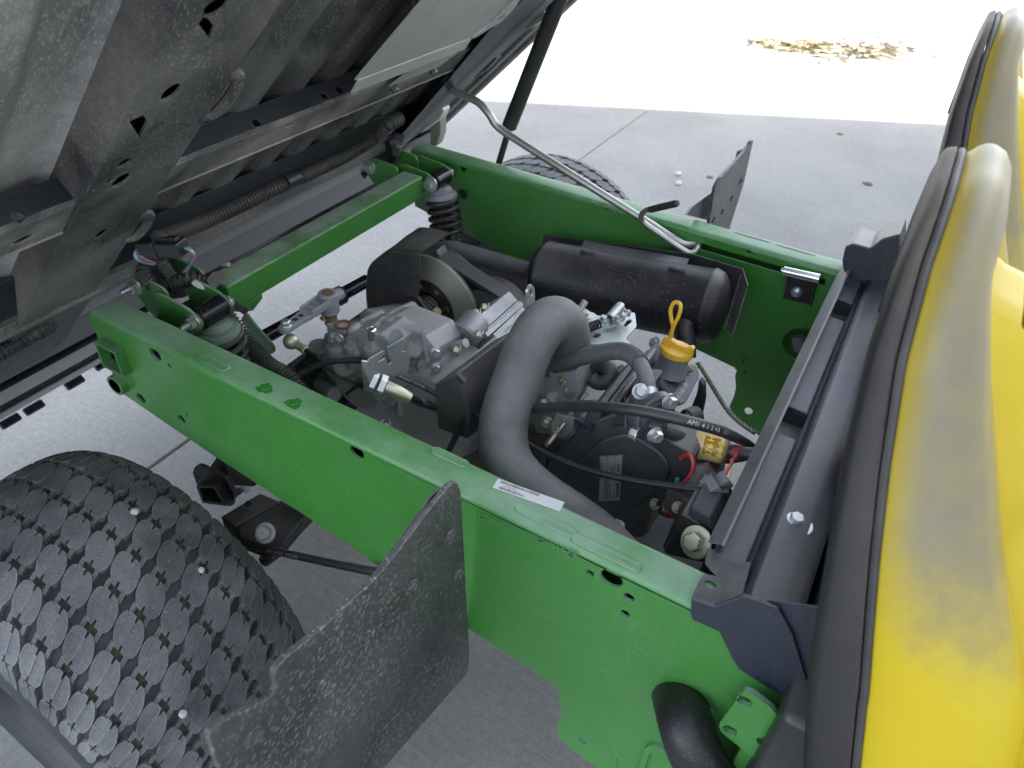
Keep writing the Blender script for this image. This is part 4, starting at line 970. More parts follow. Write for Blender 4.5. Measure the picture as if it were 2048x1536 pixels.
# shift arm
a0, a1 = at(574, 660, z=.712), at(657, 602, z=.712); ad = (a1 - a0).normalized(); aw = ad.cross(Z)
mb = MB().prism(rnd([a0 - ad * .012 + aw * .010, a0 + ad * .03 + aw * .0095, a0 + ad * .05 + aw * .013, a1 + aw * .014, a1 - aw * .014, a0 + ad * .05 - aw * .013, a0 + ad * .03 - aw * .0095, a0 - ad * .012 - aw * .010], .008), Z * .008)
mb.prism([a0 + ad * .045 + aw * .013, a1 + aw * .0135, a1 + aw * .0095, a0 + ad * .045 + aw * .0095], Z * .013); mb.prism([a0 + ad * .045 - aw * .013, a1 - aw * .0135, a1 - aw * .0095, a0 + ad * .045 - aw * .0095], Z * .013)
mb.cyl(a1 - Z * .022, a1 + Z * .016, .0165, 24); mb.cyl(a1 + aw * -.0 + ad * .01, a1 + ad * .03, .011, 18)
for k in (.055, .07): mb.box(a0 + ad * k + Z * .009, .003, .022, .006, (ad, aw, Z))
arm = obj('shift_arm', mb, M['valve'], tr, bevel=.0012)
mb = MB().lathe(a1 + Z * .0163, Z, [(.0098, 0), (.0095, -.001), (.006, -.0015), (0, -.0022)][::-1], 20); obj('shaft_end', mb, M['rust'], arm)
for k in (.02, .033): obj('arm_hole', MB().lathe(a0 + ad * k + Z * .0082, Z, [(.0042, 0), (0, .0001)], 14), M['ink'], arm)
obj('nut', MB().hexbolt(a0 + Z * .008, Z, .0072, .008, 1.2), M['zinc'], arm)
obj('shift_shaft', MB().cyl(a1 - Z * .045, a1 - Z * .02, .0105, 20), M['rust'], tr)
# selector rod with its ball joint
bl = at(582, 683, z=.690); e1 = at(606, 697, z=.686); e2 = at(640, 721, z=.683)
mb = MB(); r_ = .0125
mb.lathe(bl - Z * r_, Z, [(r_ * math.sin(t), r_ - r_ * math.cos(t)) for t in [math.pi * i / 10 for i in range(11)]], 20); mb.cyl(bl, e1, .0065, 12); mb.hexbolt(e1, (e2 - e1), .0075, .006, 0); obj('ball_joint', mb, M['zincgold'], tr)
# zinc bracket carrying the cables
XB = -.545
pl = fx([(776, 695), (809, 676), (813, 682), (804, 703), (813, 703), (819, 712), (820, 728), (814, 744), (822, 752), (826, 764), (760, 803), (748, 792), (750, 784), (737, 722), (740, 717), (768, 701), (772, 706), (755, 722), (757, 724), (771, 716), (775, 722), (777, 731), (784, 725), (781, 716)], XB)
mb = MB().plate(pl, [], (-.003, 0, 0)); brk = obj('cable_bracket', mb, M['zinc'], tr, bevel=.0006)
yb = at(740, 760, x=XB).y
mb = MB().prism([at(737, 722, x=XB), at(750, 784, x=XB), at(752, 788, x=XB) - X * .02, at(730, 722, x=XB) - X * .004], (0, -.003, 0)); obj('bracket_flange', mb, M['zinc'], brk)
mb = MB().prism(rnd(fx([(777, 692), (780, 668), (786, 659), (794, 656.5), (802, 660), (809, 675)], XB - .012), .01), (-.003, 0, 0)); obj('bracket_ear', mb, M['valve'], brk, bevel=.0006)
mb = MB().prism(fx([(752, 790), (789, 778), (795, 800), (786, 812), (760, 806)], XB - .02), (-.003, 0, 0)); obj('bracket_foot', mb, M['valve'], brk)
c0_ = at(757, 768, x=XB + .002); c1_ = at(777, 777, x=XB + .012); c2_ = at(802, 788, x=XB + .03); dr = (c2_ - c0_).normalized()
mb = MB().lathe(c0_, dr, [(.016, 0), (.016, .0085), (.0145, .010)], 6); mb.lathe(c0_ - dr * .012, dr, [(.016, 0), (.016, .007), (.0145, .0085)], 6); obj('cable_nut', mb, M['zinc'], brk)
mb = MB().lathe(c0_, dr, [(.0095, .008), (.0105, .012), (.0105, .030), (.0088, .046), (.0088, .050), (.0075, .051)], 20); obj('cable_ferrule', mb, M['zincgold'], brk)
# bent zinc bar
pth = cr(aty([(805, 658, .80), (825, 665, .79), (850, 680, .785), (875, 695, .785), (895, 696, .785), (932, 686, .785)]), 8)
mb = MB().tube(pth, [.004] * 3 + [.0075] * (len(pth) - 3), 14); obj('stay_bar', mb, M['zinc'], tr)
# axle shaft behind the arm
ax0, ax1 = at(500, 690, y=.71), at(735, 561, y=1.0); adx = (ax1 - ax0).normalized()
shf = thing('drive_shaft', 'glossy black drive shaft running across behind the grey shift arm', 'shaft', (ax0 + ax1) / 2)
obj('shaft_tube', MB().cyl(ax0, ax1, .0135, 24), M['gloss'], shf)
p = at(676, 590, y=.925)
obj('shaft_collar', MB().lathe(ax0 + adx * ((p - ax0).dot(adx)) - adx * .008, adx, [(.0135, 0), (.019, .001), (.019, .014), (.0135, .016)], 24), M['blackpaint'], shf)

ccl = at(864, 610, y=.95)
cl_ = thing('driven_clutch', 'round grey driven clutch with belt, half covered by a dirty black guard', 'clutch', ccl)
RC = .101
mb = MB().lathe(ccl, -Y, [(RC, -.006), (RC, 0), (RC - .001, .002), (.062, .013), (.0605, .0135), (.0585, .0135), (.0565, .012), (.056, .004), (.0, .004)], 72); obj('sheave', mb, M['clutch'], cl_, ang=25)
mb = MB().lathe(ccl + Y * .04, -Y, [(RC, -.006), (RC, 0), (.07, .01)], 72); obj('rear_sheave', mb, M['clutchdark'], cl_)
mb = MB().lathe(ccl, -Y, [(.055, .004), (.052, .010), (.048, .0105), (.044, .007), (.03, .009), (.03, .0)], 48); hub = obj('hub_plate', mb, M['clutchdark'], cl_)
for k in range(7):
    a = 2 * math.pi * k / 7 + .25; p = ccl + X * math.cos(a) * .043 + Z * math.sin(a) * .043 - Y * .0085; obj('rivet', MB().hexbolt(p, -Y, .0035, .003, 1.5), M['clutch'], hub)
for k in range(4):
    a = -.55 + k * .28; p = ccl + X * math.cos(a) * .034 + Z * math.sin(a) * .034 - Y * .014; obj('cam_rib', MB().box(p, .026, .012, .0022, (X * math.cos(a) + Z * math.sin(a), Y, Z * math.cos(a) - X * math.sin(a))), M['clutchdark'], hub)
mb = MB().coil(ccl - Y * .008, -Y, .0245, .0042, 4, .036, 8, 24); obj('clutch_spring', mb, M['spring'], cl_)
obj('hub_nut', MB().hexbolt(at(877, 621, y=.925), -Y, .0085, .012, 0), M['filter'], cl_)
# belt
tl0, tl1 = at(857, 504, y=.955), at(1012, 602, y=.955); bd = (tl1 - tl0).normalized()
bp_ = [V((ccl.x - .03, .955, ccl.z + .096)), V((ccl.x - .0, .955, ccl.z + .101)), tl0, tl1, tl1 + bd * .06]
bp_ = cr([bp_[0], bp_[1], tl0 + bd * .02, tl1, tl1 + bd * .06], 6)
nn = []
mb = MB()
for i, p in enumerate(bp_):
    d = (bp_[min(i + 1, len(bp_) - 1)] - bp_[max(0, i - 1)]).normalized(); q = V((-d.z, 0, d.x)); nn.append((p, q))
rows = [[p for p, q in nn], [p + Y * .034 for p, q in nn], [p + Y * .030 - q * .011 for p, q in nn], [p + Y * .004 - q * .011 for p, q in nn], [p for p, q in nn]]
mb.grid(rows); obj('belt', mb, M['belt'], cl_, ang=30)
dc_ = at(985, 620, y=1.0); mb = MB().lathe(V((dc_.x, .99, dc_.z - .02)), -Y, [(.075, -.04), (.075, -.02), (.03, .0), (.075, .02), (.075, .03), (.03, .045)], 40); obj('drive_pulley', mb, M['clutchdark'], cl_)
# guard: open shell
yg = .885
go = wy([(842, 505), (788, 495), (770, 503), (747, 519), (731, 535), (727, 560), (727, 600), (733, 640)], yg); go = [V((p.x, yg, p.z)) for p in cr(go, 3)]
gcen = at(805, 570, y=yg); gcen.y = yg
def gring(ins, dy): return [p + (gcen - p).normalized() * ins + Y * dy for p in go]
mb = MB().grid([gring(.016, -.002), gring(.009, .000), gring(.004, .004), gring(.001, .011), gring(0, .022), gring(0, .06), gring(-.003, .085)])
mb.grid([gring(.003, .085), gring(.003, .02)])
fr_ = gring(.016, -.002); fc = fr_ + wy([(742, 640), (790, 612), (836, 592), (841, 582)], yg - .002)
mb.add(fc, [list(range(len(fc)))])
gobj = obj('guard_shell', mb, M['guard'], cl_, ang=50)
mb = MB().prism([V((p.x, yg, p.z)) for p in wy([(783, 500), (842, 506), (841, 580), (834, 594), (800, 590), (786, 560)], yg)], (0, -.006, 0)); obj('guard_rib', mb, M['guard'], gobj, bevel=.004, seg=3)
mb = MB().plate(rnd(wy([(800, 598), (835, 592), (848, 615), (862, 632), (862, 643), (850, 641), (826, 620)], yg - .003), .006), [yc_ for yc_ in [circ(at(853, 634, y=yg - .003), X, Z, .004, 12)]], (0, .003, 0)); obj('guard_tongue', mb, M['guard'], gobj)
mb = MB().prism(wy([(862, 645), (882, 645), (878, 660), (862, 668)], yg + .02), (0, .002, 0)); obj('guard_flange', mb, M['shield'], gobj)

# ================================================================== ENGINE
en = thing('engine', 'grey and black twin cylinder engine in the middle of the engine bay', 'engine', (-.27, .80, .42))
mb = MB()
mb.prism(wy([(900, 880), (960, 850), (1060, 880), (1240, 890), (1320, 930), (1290, 1080), (1150, 1090), (960, 990), (880, 930)], .745), (0, .15, -.02))
obj('crankcase', mb, M['clutchdark'], en, bevel=.012, seg=3)
NF = V((kk, 0, kk)); DF = V((kk, 0, -kk))
# rear cylinder bank: valve cover and head, cast aluminium
P0 = at(1000, 640, y=.875)
on = lambda u, v, d=0: at(u, v, pl=(NF, P0 + NF * d))
a, b, c, d = on(1019, 581), on(1037, 601), on(976, 656), on(957, 631)
mb = MB().prism([a, b, c, d], -NF * .06); vc = obj('rear_valve_cover', mb, M['castbright'], en, bevel=.003, seg=3)
mb = MB().prism([on(1037, 601), on(1041, 606), on(979, 662), on(975, 657)], NF * -.055 + NF * .003); obj('gasket_flange', mb, M['castbright'], vc, bevel=.0008)
mb = MB().prism([on(1042, 602, .003), on(1048, 610, .003), on(976, 674, .003), on(970, 666, .003)], -NF * .06); obj('gasket_flange', mb, M['castbright'], vc, bevel=.0008)
mb = MB().prism([on(1046, 611), on(1064, 640), on(1018, 706), on(986, 668)], -NF * .06); hd = obj('rear_cylinder_head', mb, M['castbright'], en, bevel=.002)
for k in (0, 1, 2):
    u0, v0, u1, v1 = (1056 + k * 5, 648 + k * 9, 1008 + k * 4, 696 + k * 9); mb = MB().prism([on(u0, v0, .002), on(u0 + 4, v0 + 6, .002), on(u1 + 4, v1 + 6, .002), on(u1, v1, .002)], -NF * .05); obj('cooling_fin', mb, M['castbright'], hd)
mb = MB(); a_ = on(1010, 664, .0006); ux = (on(1042, 636, .0006) - a_).normalized(); uy = -DF
for i, (l_, k) in enumerate((('V3', 0), ('KM6 H EX4', .010), ('A', .052))): text_mesh(mb, l_, a_ + ux * k + uy * (-.002 + .0 * i), ux, uy, .0085, .0006, bold=.02)
text_mesh(mb, '(EX)', a_ + ux * .022 - uy * .012, ux, uy, .0075, .0006, bold=.02); obj('cast_letters', mb, M['clutch'], hd)
mb = MB().cyl(on(957, 640, -.02), on(928, 672, -.03), .026, 24, .004); obj('cover_end', mb, M['castbright'], vc)
mb = MB().prism([on(963, 622, -.01), on(956, 625, -.01), on(908, 672, -.03), on(934, 652, -.02)], (0, .0015, -.0015)); obj('cover_strap', mb, M['zinc'], vc)
for u, v, dd in ((974, 617, -.012), (958, 628, -.014), (963, 671, .0), (918, 702, -.006)): obj('bolt', MB().hexbolt(on(u, v, dd), (-.75, -.5, .3), .0068, .009), M['zincgold'], vc)
# lifting eye
XE = -.40
eye = fx([(1055, 620), (1054, 585), (1058, 573), (1063, 569), (1068, 573), (1070, 585), (1070, 603), (1086, 620), (1066, 628)], XE)
mb = MB().plate(rnd(eye, .004), [rnd(fx([(1059, 595), (1060, 580), (1063, 575), (1066, 580), (1065, 592), (1062, 599)], XE), .003)], (-.003, 0, 0)); le = obj('lifting_eye', mb, M['zinc'], en, bevel=.0006)
obj('bolt', MB().hexbolt(at(1075, 617, x=XE), (.6, -.5, .6), .0075, .007), M['zincgold'], le)
# rear plastic cowl
Yc = .655
q = wy([(868, 769), (911, 747), (928, 790), (938, 822), (935, 880), (874, 858)], Yc)
mb = MB().prism(q, at(985, 682, z=q[0].z) - q[0] + Y * .0); rc = obj('rear_cowl', mb, M['plastic_dusty'], en, bevel=.004, seg=3)
mb = MB().box(at(921, 757, y=Yc + .002), .016, .006, .010, (V((.8, 0, -.6)), Y, V((.6, 0, .8)))); obj('cowl_clip', mb, M['shield'], rc, bevel=.001)
l0, l1 = at(914, 737, y=.70), at(985, 677, y=.82); mb = MB().prism([l0, l0 + V((.012, 0, -.006)), l1 + V((.012, 0, -.006)), l1], V((.004, 0, .006))); obj('cowl_rail', mb, M['plastic'], rc)
mb = MB().prism([at(984, 682, y=.82), at(994, 674, y=.83), at(999, 684, y=.83), at(990, 692, y=.82)], (-.01, 0, -.01)); obj('cowl_end', mb, M['castbright'], rc, bevel=.001)
# front cylinder bank: valve cover with lettering, oil filler
P1 = at(1360, 768, y=.865)
on1 = lambda u, v, dd=0: at(u, v, pl=(NF, P1 + NF * dd))
vv = [on1(1312, 748), on1(1319, 734), on1(1345, 722), on1(1392, 727), on1(1402, 750), on1(1374, 805), on1(1363, 810), on1(1312, 762)]
mb = MB().prism(rnd(vv, .006, 3), -NF * .062); fv = obj('front_valve_cover', mb, M['valve'], en, bevel=.0035, seg=3)
# ribbed strip with the raised letters
r0, r1, r2, r3 = on1(1322, 741, .0002), on1(1391, 733, .0002), on1(1399, 755, .0002), on1(1370, 800, .0002)
lo_, hi_ = on1(1366, 800, .0002), on1(1395, 742, .0002); ry = (hi_ - lo_).normalized(); ry = Y * 1.0; rx = DF
w0 = on1(1340, 768, 0); mb = MB()
for k in range(14):
    s0 = on1(1330, 748) + rx * (.0022 * k); L0 = .0; e0 = s0 + ry * .004 - ry * (.0003 * k)
    yl, yh = -.030, .018
    mb.box(s0 + ry * (yl + yh) / 2 + NF * .0002, .0009, yh - yl, .0008, (rx, ry, NF))
obj('cover_ribs', mb, M['clutchdark'], fv)
setp(fv.children[-1], kind='stuff')
mb = MB(); text_mesh(mb, 'V-VALVE', on1(1357, 800, .0008), on1(1393, 747) - on1(1357, 800), -DF, .0105, .0008, bold=.015); obj('raised_lettering', mb, M['sticker'], fv)
for u, v in ((1358.5, 759), (1374, 739)): obj('bolt', MB().hexbolt(on1(u, v, .001), NF, .0062, .009, 1.5), M['zincgold'], fv)
nb, ntp = at(1340, 742, y=.862), at(1351, 707, y=.866); na = (ntp - nb).normalized()
mb = MB().lathe(nb - na * .002, na, [(.0255, 0), (.0235, .006), (.0218, .014), (.0212, .022), (.0222, (ntp - nb).length + .002)], 32); obj('filler_neck', mb, M['valve'], fv)
cap = thing('oil_filler_cap', 'yellow oil filler cap with a looped yellow dipstick wire on top', 'cap', ntp)
mb = MB().lathe(ntp, na, [(.0238, 0), (.0246, .001), (.0246, .0075), (.0238, .0095), (.012, .0105), (0, .0105)], 40); obj('cap_disc', mb, M['yellowcap'], cap)
gd = (at(1375, 690, y=.87) - at(1328, 680, y=.87)); gd = (gd - na * gd.dot(na)).normalized(); gw = gd.cross(na)
pr = [(-.024, .008), (-.022, .018), (-.015, .0205), (0, .0165), (.012, .0165), (.020, .0205), (.024, .019), (.024, .008)]
mb = MB().prism([ntp + gd * a + na * (b + .001) - gw * .0055 for a, b in pr], gw * .011); obj('cap_grip', mb, M['yellowcap'], cap, bevel=.0022, seg=3)
lp = cr(aty([(1338, 683, .872), (1341, 668, .872), (1346, 655, .875), (1343, 640, .877), (1341, 622, .878), (1346, 608, .878), (1353, 604.5, .878), (1360, 608, .875), (1361, 618, .872), (1356, 635, .87), (1346, 656, .868), (1342, 676, .868)]), 7)
obj('dipstick_loop', MB().tube(lp, .0028, 10), M['yellowcap'], cap)
# front head, exhaust stub, cowl of the front bank
mb = MB().prism([on1(1262, 760, -.03), on1(1300, 728, -.03), on1(1320, 752, -.03), on1(1345, 800, -.03), on1(1325, 830, -.03), on1(1290, 800, -.03)], -NF * .05); obj('front_cylinder_head', mb, M['valve'], en, bevel=.004)
mb = MB().cyl(at(1316, 735, y=.87), at(1322, 700, y=.90), .014, 18); mb.hexbolt(at(1309, 685, y=.90), (-.4, -.5, .6), .0065); obj('head_boss', mb, M['valve'], en)
mb = MB().prism(wy([(1398, 758), (1408, 770), (1409, 800), (1402, 835), (1398, 862), (1372, 850), (1380, 820), (1392, 790)], .86), (0, .012, 0)); obj('front_baffle', mb, M['plastic_dusty'], en, bevel=.003)
mb = MB().cyl(at(1372, 838, y=.80), at(1395, 830, y=.82), .014, 16); mb.cyl(at(1352, 868, y=.78), at(1385, 835, y=.80), .012, 16); obj('starter_nose', mb, M['clutchdark'], en)
# sloping dusty cowls of the front bank
def strip(pts0, pts1, th, name, mt, bv=.002):
    n = len(pts0); mb = MB(); off_ = V(th); vs = pts0 + pts1; vs2 = [p + off_ for p in vs]
    mb.grid([pts0, pts1]); mb.grid([[p + off_ for p in pts1], [p + off_ for p in pts0]])
    mb.grid([pts0 + [pts1[-1]], [p + off_ for p in pts0] + [pts1[-1] + off_]]) if n > 1 else None
    return obj(name, mb, mt, en, ang=25)
for nm, q_, dy, mt in (('cowl_panel', [(1166, 838), (1200, 800), (1213, 806), (1196, 846), (1170, 850)], .12, 'plastic_dusty'), ('cowl_fin', [(1202, 822), (1228, 800), (1236, 806), (1214, 830)], .14, 'valve'), ('cowl_panel', [(1216, 842), (1246, 808), (1276, 812), (1268, 850), (1225, 860)], .09, 'plastic_dusty')):
    mb = MB().prism(wy(q_, .70), (0, dy, 0)); obj(nm, mb, M[mt], en, bevel=.003)
for k in range(3): mb = MB().prism(wy([(1205 + k * 9, 816 - k * 6), (1209 + k * 9, 812 - k * 6), (1211 + k * 9, 816 - k * 6), (1207 + k * 9, 820 - k * 6)], .70), (0, .15, 0)); obj('cowl_fin', mb, M['valve'], en)
mb = MB().box(at(1240, 745, y=.85), .014, .02, .014, (V((.8, 0, -.6)), Y, V((.6, 0, .8)))); obj('cowl_clip', mb, M['shield'], en, bevel=.001)
# big black fan shroud with the rating label
YSH = .700
sh = [(1152, 838), (1158, 832), (1186, 844), (1220, 832), (1262, 806), (1292, 826), (1335, 880), (1392, 912), (1372, 962), (1318, 1008), (1266, 1062), (1240, 1064), (1150, 1052), (1090, 1010), (1075, 960), (1095, 925), (1147, 880)]
shp = wy(sh, YSH)
mb = MB().prism(rnd(shp, .010, 3), (0, .045, 0)); fs_ = obj('fan_shroud', mb, M['plastic_dusty'], en, bevel=.010, seg=4)
mb = MB().prism(rnd(wy([(1200, 880), (1260, 860), (1330, 905), (1345, 945), (1290, 1000), (1225, 1030), (1140, 1000), (1130, 950)], YSH), .02, 4), (0, -.006, 0)); obj('shroud_boss', mb, M['plastic_dusty'], fs_, bevel=.005, seg=3)
cc = at(1167, 850, y=YSH - .001); mb = MB().plate(rnd([cc + X * a + Z * b for a, b in ((-.013, .009), (.013, .009), (.013, -.009), (-.013, -.009))], .003), [rnd([cc + X * a + Z * b for a, b in ((-.008, .005), (.008, .005), (.008, -.005), (-.008, -.005))], .002)], (0, -.004, 0)); obj('shroud_clip', mb, M['plastic'], fs_)
obj('clip_recess', MB().box(cc - Y * .0005, .016, .001, .010), M['ink'], fs_)
# label
lq = wy([(1200, 912), (1246, 909), (1240, 1001), (1197, 1003)], YSH - .0072)
mb = MB().add(lq, [(0, 3, 2, 1)]); lb_ = obj('rating_label', mb, M['label'], fs_)
o_ = lq[3]; ru = (lq[0] - lq[3]); rv = (lq[2] - lq[3]); lu, lw = ru.length, rv.length; ru.normalize(); rv.normalize()
mb = MB(); Tn = -Y * .0004
def ltext(t_, a, b, size, bold=.02): text_mesh(mb, t_, o_ + ru * (a * lu) + rv * (b * lw) + Tn, ru, rv * -1, size, .0, bold=bold)
ltext('Kawasaki', .07, .80 + .12, lw * .20, .03)
ltext('KAWASAKI HEAVY INDUSTRIES, LTD.', .05, .30, lw * .085); ltext('ENGINE FAMILY  DKAXS.6752CA', .05, .44, lw * .085); ltext('DISPLACEMENT 675cc', .05, .55, lw * .085); ltext('EM  FAMILY  EPA CARB', .48, .12, lw * .085); ltext('OIL SAE10W-40', .5, .62, lw * .085); ltext('FD620D', .62, .90, lw * .12)
for b in (.02, .34 - .01, .68, .985):
    a0 = o_ + rv * (b * lw) + ru * (.02 * lu) + Tn; a1 = a0 + ru * (.96 * lu); mb.add([a0, a0 + rv * .0005, a1 + rv * .0005, a1], [(0, 1, 2, 3)])
for a in (.02, .98):
    a0 = o_ + ru * (a * lu) + rv * (.02 * lw) + Tn; a1 = a0 + rv * (.965 * lw); mb.add([a0, a0 + ru * .0005, a1 + ru * .0005, a1], [(0, 1, 2, 3)])
obj('label_print', mb, M['ink'], lb_)
# carburettor between the banks
cb = thing('carburettor', 'pale grey cast carburettor tucked below the grey intake hose', 'carburettor', at(1120, 790, y=.78))
mb = MB().prism(wy([(1082, 770), (1110, 748), (1150, 742), (1158, 790), (1135, 830), (1085, 838)], .77), (0, .05, 0)); mb.prism(wy([(1128, 738), (1158, 730), (1168, 738), (1170, 768), (1146, 776), (1132, 764)], .80), (0, .04, 0))
mb.cyl(at(1094, 803, y=.755), at(1132, 770, y=.80), .0105, 18, .002); mb.cyl(at(1110, 762, y=.78), at(1110, 744, y=.78), .0085, 16); mb.cyl(at(1137, 790, y=.775), at(1160, 765, y=.82), .0065, 14); mb.cyl(at(1140, 764, y=.79), at(1155, 752, y=.82), .006, 14)
cbo = obj('body', mb, M['cast'], cb, bevel=.0025)
mb = MB().lathe(at(1086, 838, y=.775), (-.25, -1, .25), [(.036, -.03), (.04, -.012), (.042, -.004), (.038, 0), (.0, .001)], 36); obj('float_bowl', mb, M['cast'], cb)
mb = MB().lathe(at(1062, 870, y=.765), (.1, -.8, .5), [(.017, -.006), (.017, 0), (.0, .001)], 28); obj('drain_cap', mb, M['clutchdark'], cb)
obj('bore', MB().lathe(at(1110, 744, y=.78) + Z * .0003, Z, [(.004, 0), (0, .0001)], 14), M['ink'], cb)
for u, v, y, ax in ((1094, 804, .754, (-.6, -.7, -.2)), (1095, 842, .74, (0, -1, 0)), (1127, 757, .775, (-.3, -.6, .7)), (1138, 785, .772, (.6, -.6, .2))): obj('bolt', MB().hexbolt(at(u, v, y=y), ax, .0072, .008, 1.3), M['zincgold'], cb)
mb = MB().lathe(at(1165, 762, y=.80), (.6, -.7, .3), [(.010, -.002), (.010, .0015), (.0, .002)], 20); mb.tube(cr(aty([(1172, 775, .80), (1170, 785, .79), (1177, 790, .79)]), 5), .002, 6); obj('throttle_lever', mb, M['zinc'], cb)
obj('throttle_link', MB().tube(aty([(1173, 787, .79), (1173, 789, .79), (1150, 822, .745), (1130, 846, .72)]), .0009, 6), M['chrome'], cb)
mb = MB().plate(wy([(1104, 846), (1112, 828), (1126, 832), (1148, 836), (1150, 858), (1128, 876), (1104, 872), (1102, 858)], .73), [], (0, .003, 0)); obj('cable_stop', mb, M['zinc'], cb, bevel=.0006)
d_ = (at(1096, 888, y=.70) - at(1126, 850, y=.722)).normalized(); s_ = at(1126, 850, y=.722)
mb = MB().lathe(s_, d_, [(.0035, -.004), (.0035, .008), (.0035, .016), (.0045, .018), (.0045, .038), (.003, .039)], 14); obj('cable_end', mb, M['zincgold'], cb)
for k in (.006, .012): obj('adjuster_nut', MB().lathe(s_ + d_ * k, d_, [(.0068, 0), (.0068, .0042)], 6), M['zincgold'], cb)
# governor plate with slots, spring and link
gp = thing('governor_plate', 'flat zinc governor plate with two slots carrying a coil spring', 'plate', at(1215, 660, z=.742))
ZG = .742
gz = lambda pts, z=ZG: [at(u, v, z=z) for u, v in pts]
po = gz([(1160, 632), (1190, 630), (1212, 633), (1246, 612), (1256, 622), (1270, 626), (1273, 652), (1252, 676), (1262, 690), (1266, 700), (1245, 701), (1228, 695), (1221, 692), (1219, 683), (1209, 688), (1168, 688), (1166, 676), (1176, 676)])
mb = MB().plate(po, [rnd(gz([(1246, 652), (1254, 640), (1262, 638), (1264, 643), (1252, 653)]), .004), rnd(gz([(1183, 673), (1190, 665), (1200, 666), (1203, 671), (1192, 676)]), .004)], (0, 0, -.003)); gpl = obj('plate', mb, M['zinc'], gp, bevel=.0006)
mb = MB().prism(rnd(gz([(1195, 655), (1200, 645), (1212, 640), (1232, 632), (1240, 640), (1232, 650), (1216, 655), (1200, 653)], ZG + .008), .006), (0, 0, -.0025)); obj('lever', mb, M['zinc'], gp)
mb = MB().lathe(at(1175, 634, z=ZG + .006), Z, [(.016, -.002), (.016, 0), (0, .0005)], 28); mb.hexbolt(at(1169, 631, z=ZG + .009), Z, .007, .007); obj('pivot_bolt', mb, M['zinc'], gp)
mb = MB().lathe(at(1207, 640, z=ZG + .012), Z, [(.010, -.004), (.010, 0), (0, .0003)], 24); mb.hexbolt(at(1207, 639, z=ZG + .013), Z, .0055, .005); obj('link_bolt', mb, M['zinc'], gp)
s0_, s1_ = at(1218, 639, z=ZG + .012), at(1241, 613, z=ZG + .016)
mb = MB().coil(s0_, s1_ - s0_, .0075, .0011, 17, (s1_ - s0_).length, 6, 16); mb.tube([s0_ + (s1_ - s0_) * k for k in (-.1, 1.15)], .0012, 6); obj('return_spring', mb, M['zinc'], gp)
mb = MB().cyl(at(1233, 646, z=ZG + .01), at(1256, 624, z=ZG + .014), .0035, 12); mb.box(at(1232, 638, z=ZG + .01), .010, .008, .012); mb.cyl(at(1243, 640, z=ZG + .008), at(1248, 628, z=ZG + .02), .0045, 12); mb.hexbolt(at(1254, 627, z=ZG + .012), (.3, .8, .3), .0045, .005); obj('adjuster', mb, M['steel'], gp)
mb = MB().cyl(at(1152, 636, z=ZG + .015), at(1169, 604, z=ZG + .03), .003, 12); mb.cyl(at(1160, 618, z=ZG + .02), at(1171, 602, z=ZG + .03), .0052, 14); mb.box(at(1163, 622, z=ZG + .012), .008, .008, .02); obj('stop_screw', mb, M['steel'], gp)
bb = cr(gz([(1198, 648), (1186, 652), (1176, 657), (1168, 662)], ZG + .010), 8); bb = resample(bb, .0013); mb = MB().tube(bb, [.0048 if (i // 2) % 2 else .0075 for i in range(len(bb))], 16); obj('rubber_bellows', mb, M['rubberhose'], gp)
mb = MB().prism(gz([(1205, 643), (1210, 647), (1197, 652), (1193, 649)], ZG + .012), (0, 0, -.004)); obj('link_eye', mb, M['zinc'], gp, bevel=.001)

# ================================================================== INTAKE HOSE AND SMALL HOSES
ih = thing('intake_hose', 'thick dusty grey intake hose arching over the engine and under the rail', 'hose', at(1000, 890, y=.61))
pth = cr(aty([(1140, 742, .825), (1140, 705, .815), (1138, 676, .805), (1128, 650, .792), (1108, 640, .772), (1082, 656, .745), (1056, 700, .715), (1034, 760, .685), (1015, 815, .655), (1006, 865, .632), (1012, 915, .607), (1040, 960, .587), (1085, 1000, .573), (1140, 1038, .565), (1200, 1085, .56), (1290, 1180, .55)]), 8)
rr_ = []
for i in range(len(pth)):
    rr_.append(.0335 if i > 30 else .029 + .0045 * i / 30)
hs_ = obj('hose_bend', MB().tube(pth, rr_, 28), M['hose'], ih, ang=60)
mb = MB().lathe(pth[4], pth[12] - pth[4], [(.029, -.006), (.0318, -.004), (.0318, .010), (.029, .012)], 32); obj('hose_cuff', mb, M['hose'], ih)
pth = cr(aty([(1345, 1355, .52), (1352, 1385, .495), (1362, 1415, .462), (1372, 1450, .440), (1385, 1490, .430), (1412, 1545, .430), (1470, 1620, .44)]), 8)
o2 = thing('intake_hose', 'black ribbed free duct leaving through the hole low in the near rail', 'hose', at(1372, 1450, y=.44)); o2['label'] = 'thick black duct leaving through the large hole low in the near rail'
obj('duct', MB().tube(pth, .0295, 28), M['duct'], o2)
bh = thing('breather_hose', 'braided sleeve breather hose curving from intake hose down to the fuel pump', 'hose', at(1255, 706, y=.77))
pth = cr(aty([(1095, 742, .79), (1128, 727, .785), (1165, 714, .78), (1205, 705, .775), (1240, 702, .77), (1266, 712, .755), (1284, 735, .735), (1294, 764, .715), (1297, 795, .698), (1297, 812, .69)]), 10)
L_ = len(pth); i0, i1 = 15, 58
obj('hose', MB().tube(pth, .0102, 18), M['hose'], bh)
mb = MB(); seg_ = resample(pth[i0:i1], .0011)
mb.tube(seg_, [.0118 + (.0005 if i % 2 else -.0003) for i in range(len(seg_))], 26); obj('braided_sleeve', mb, M['braid'], bh, ang=10)
cp = pth[-16]; cd = (pth[-10] - pth[-16]).normalized()
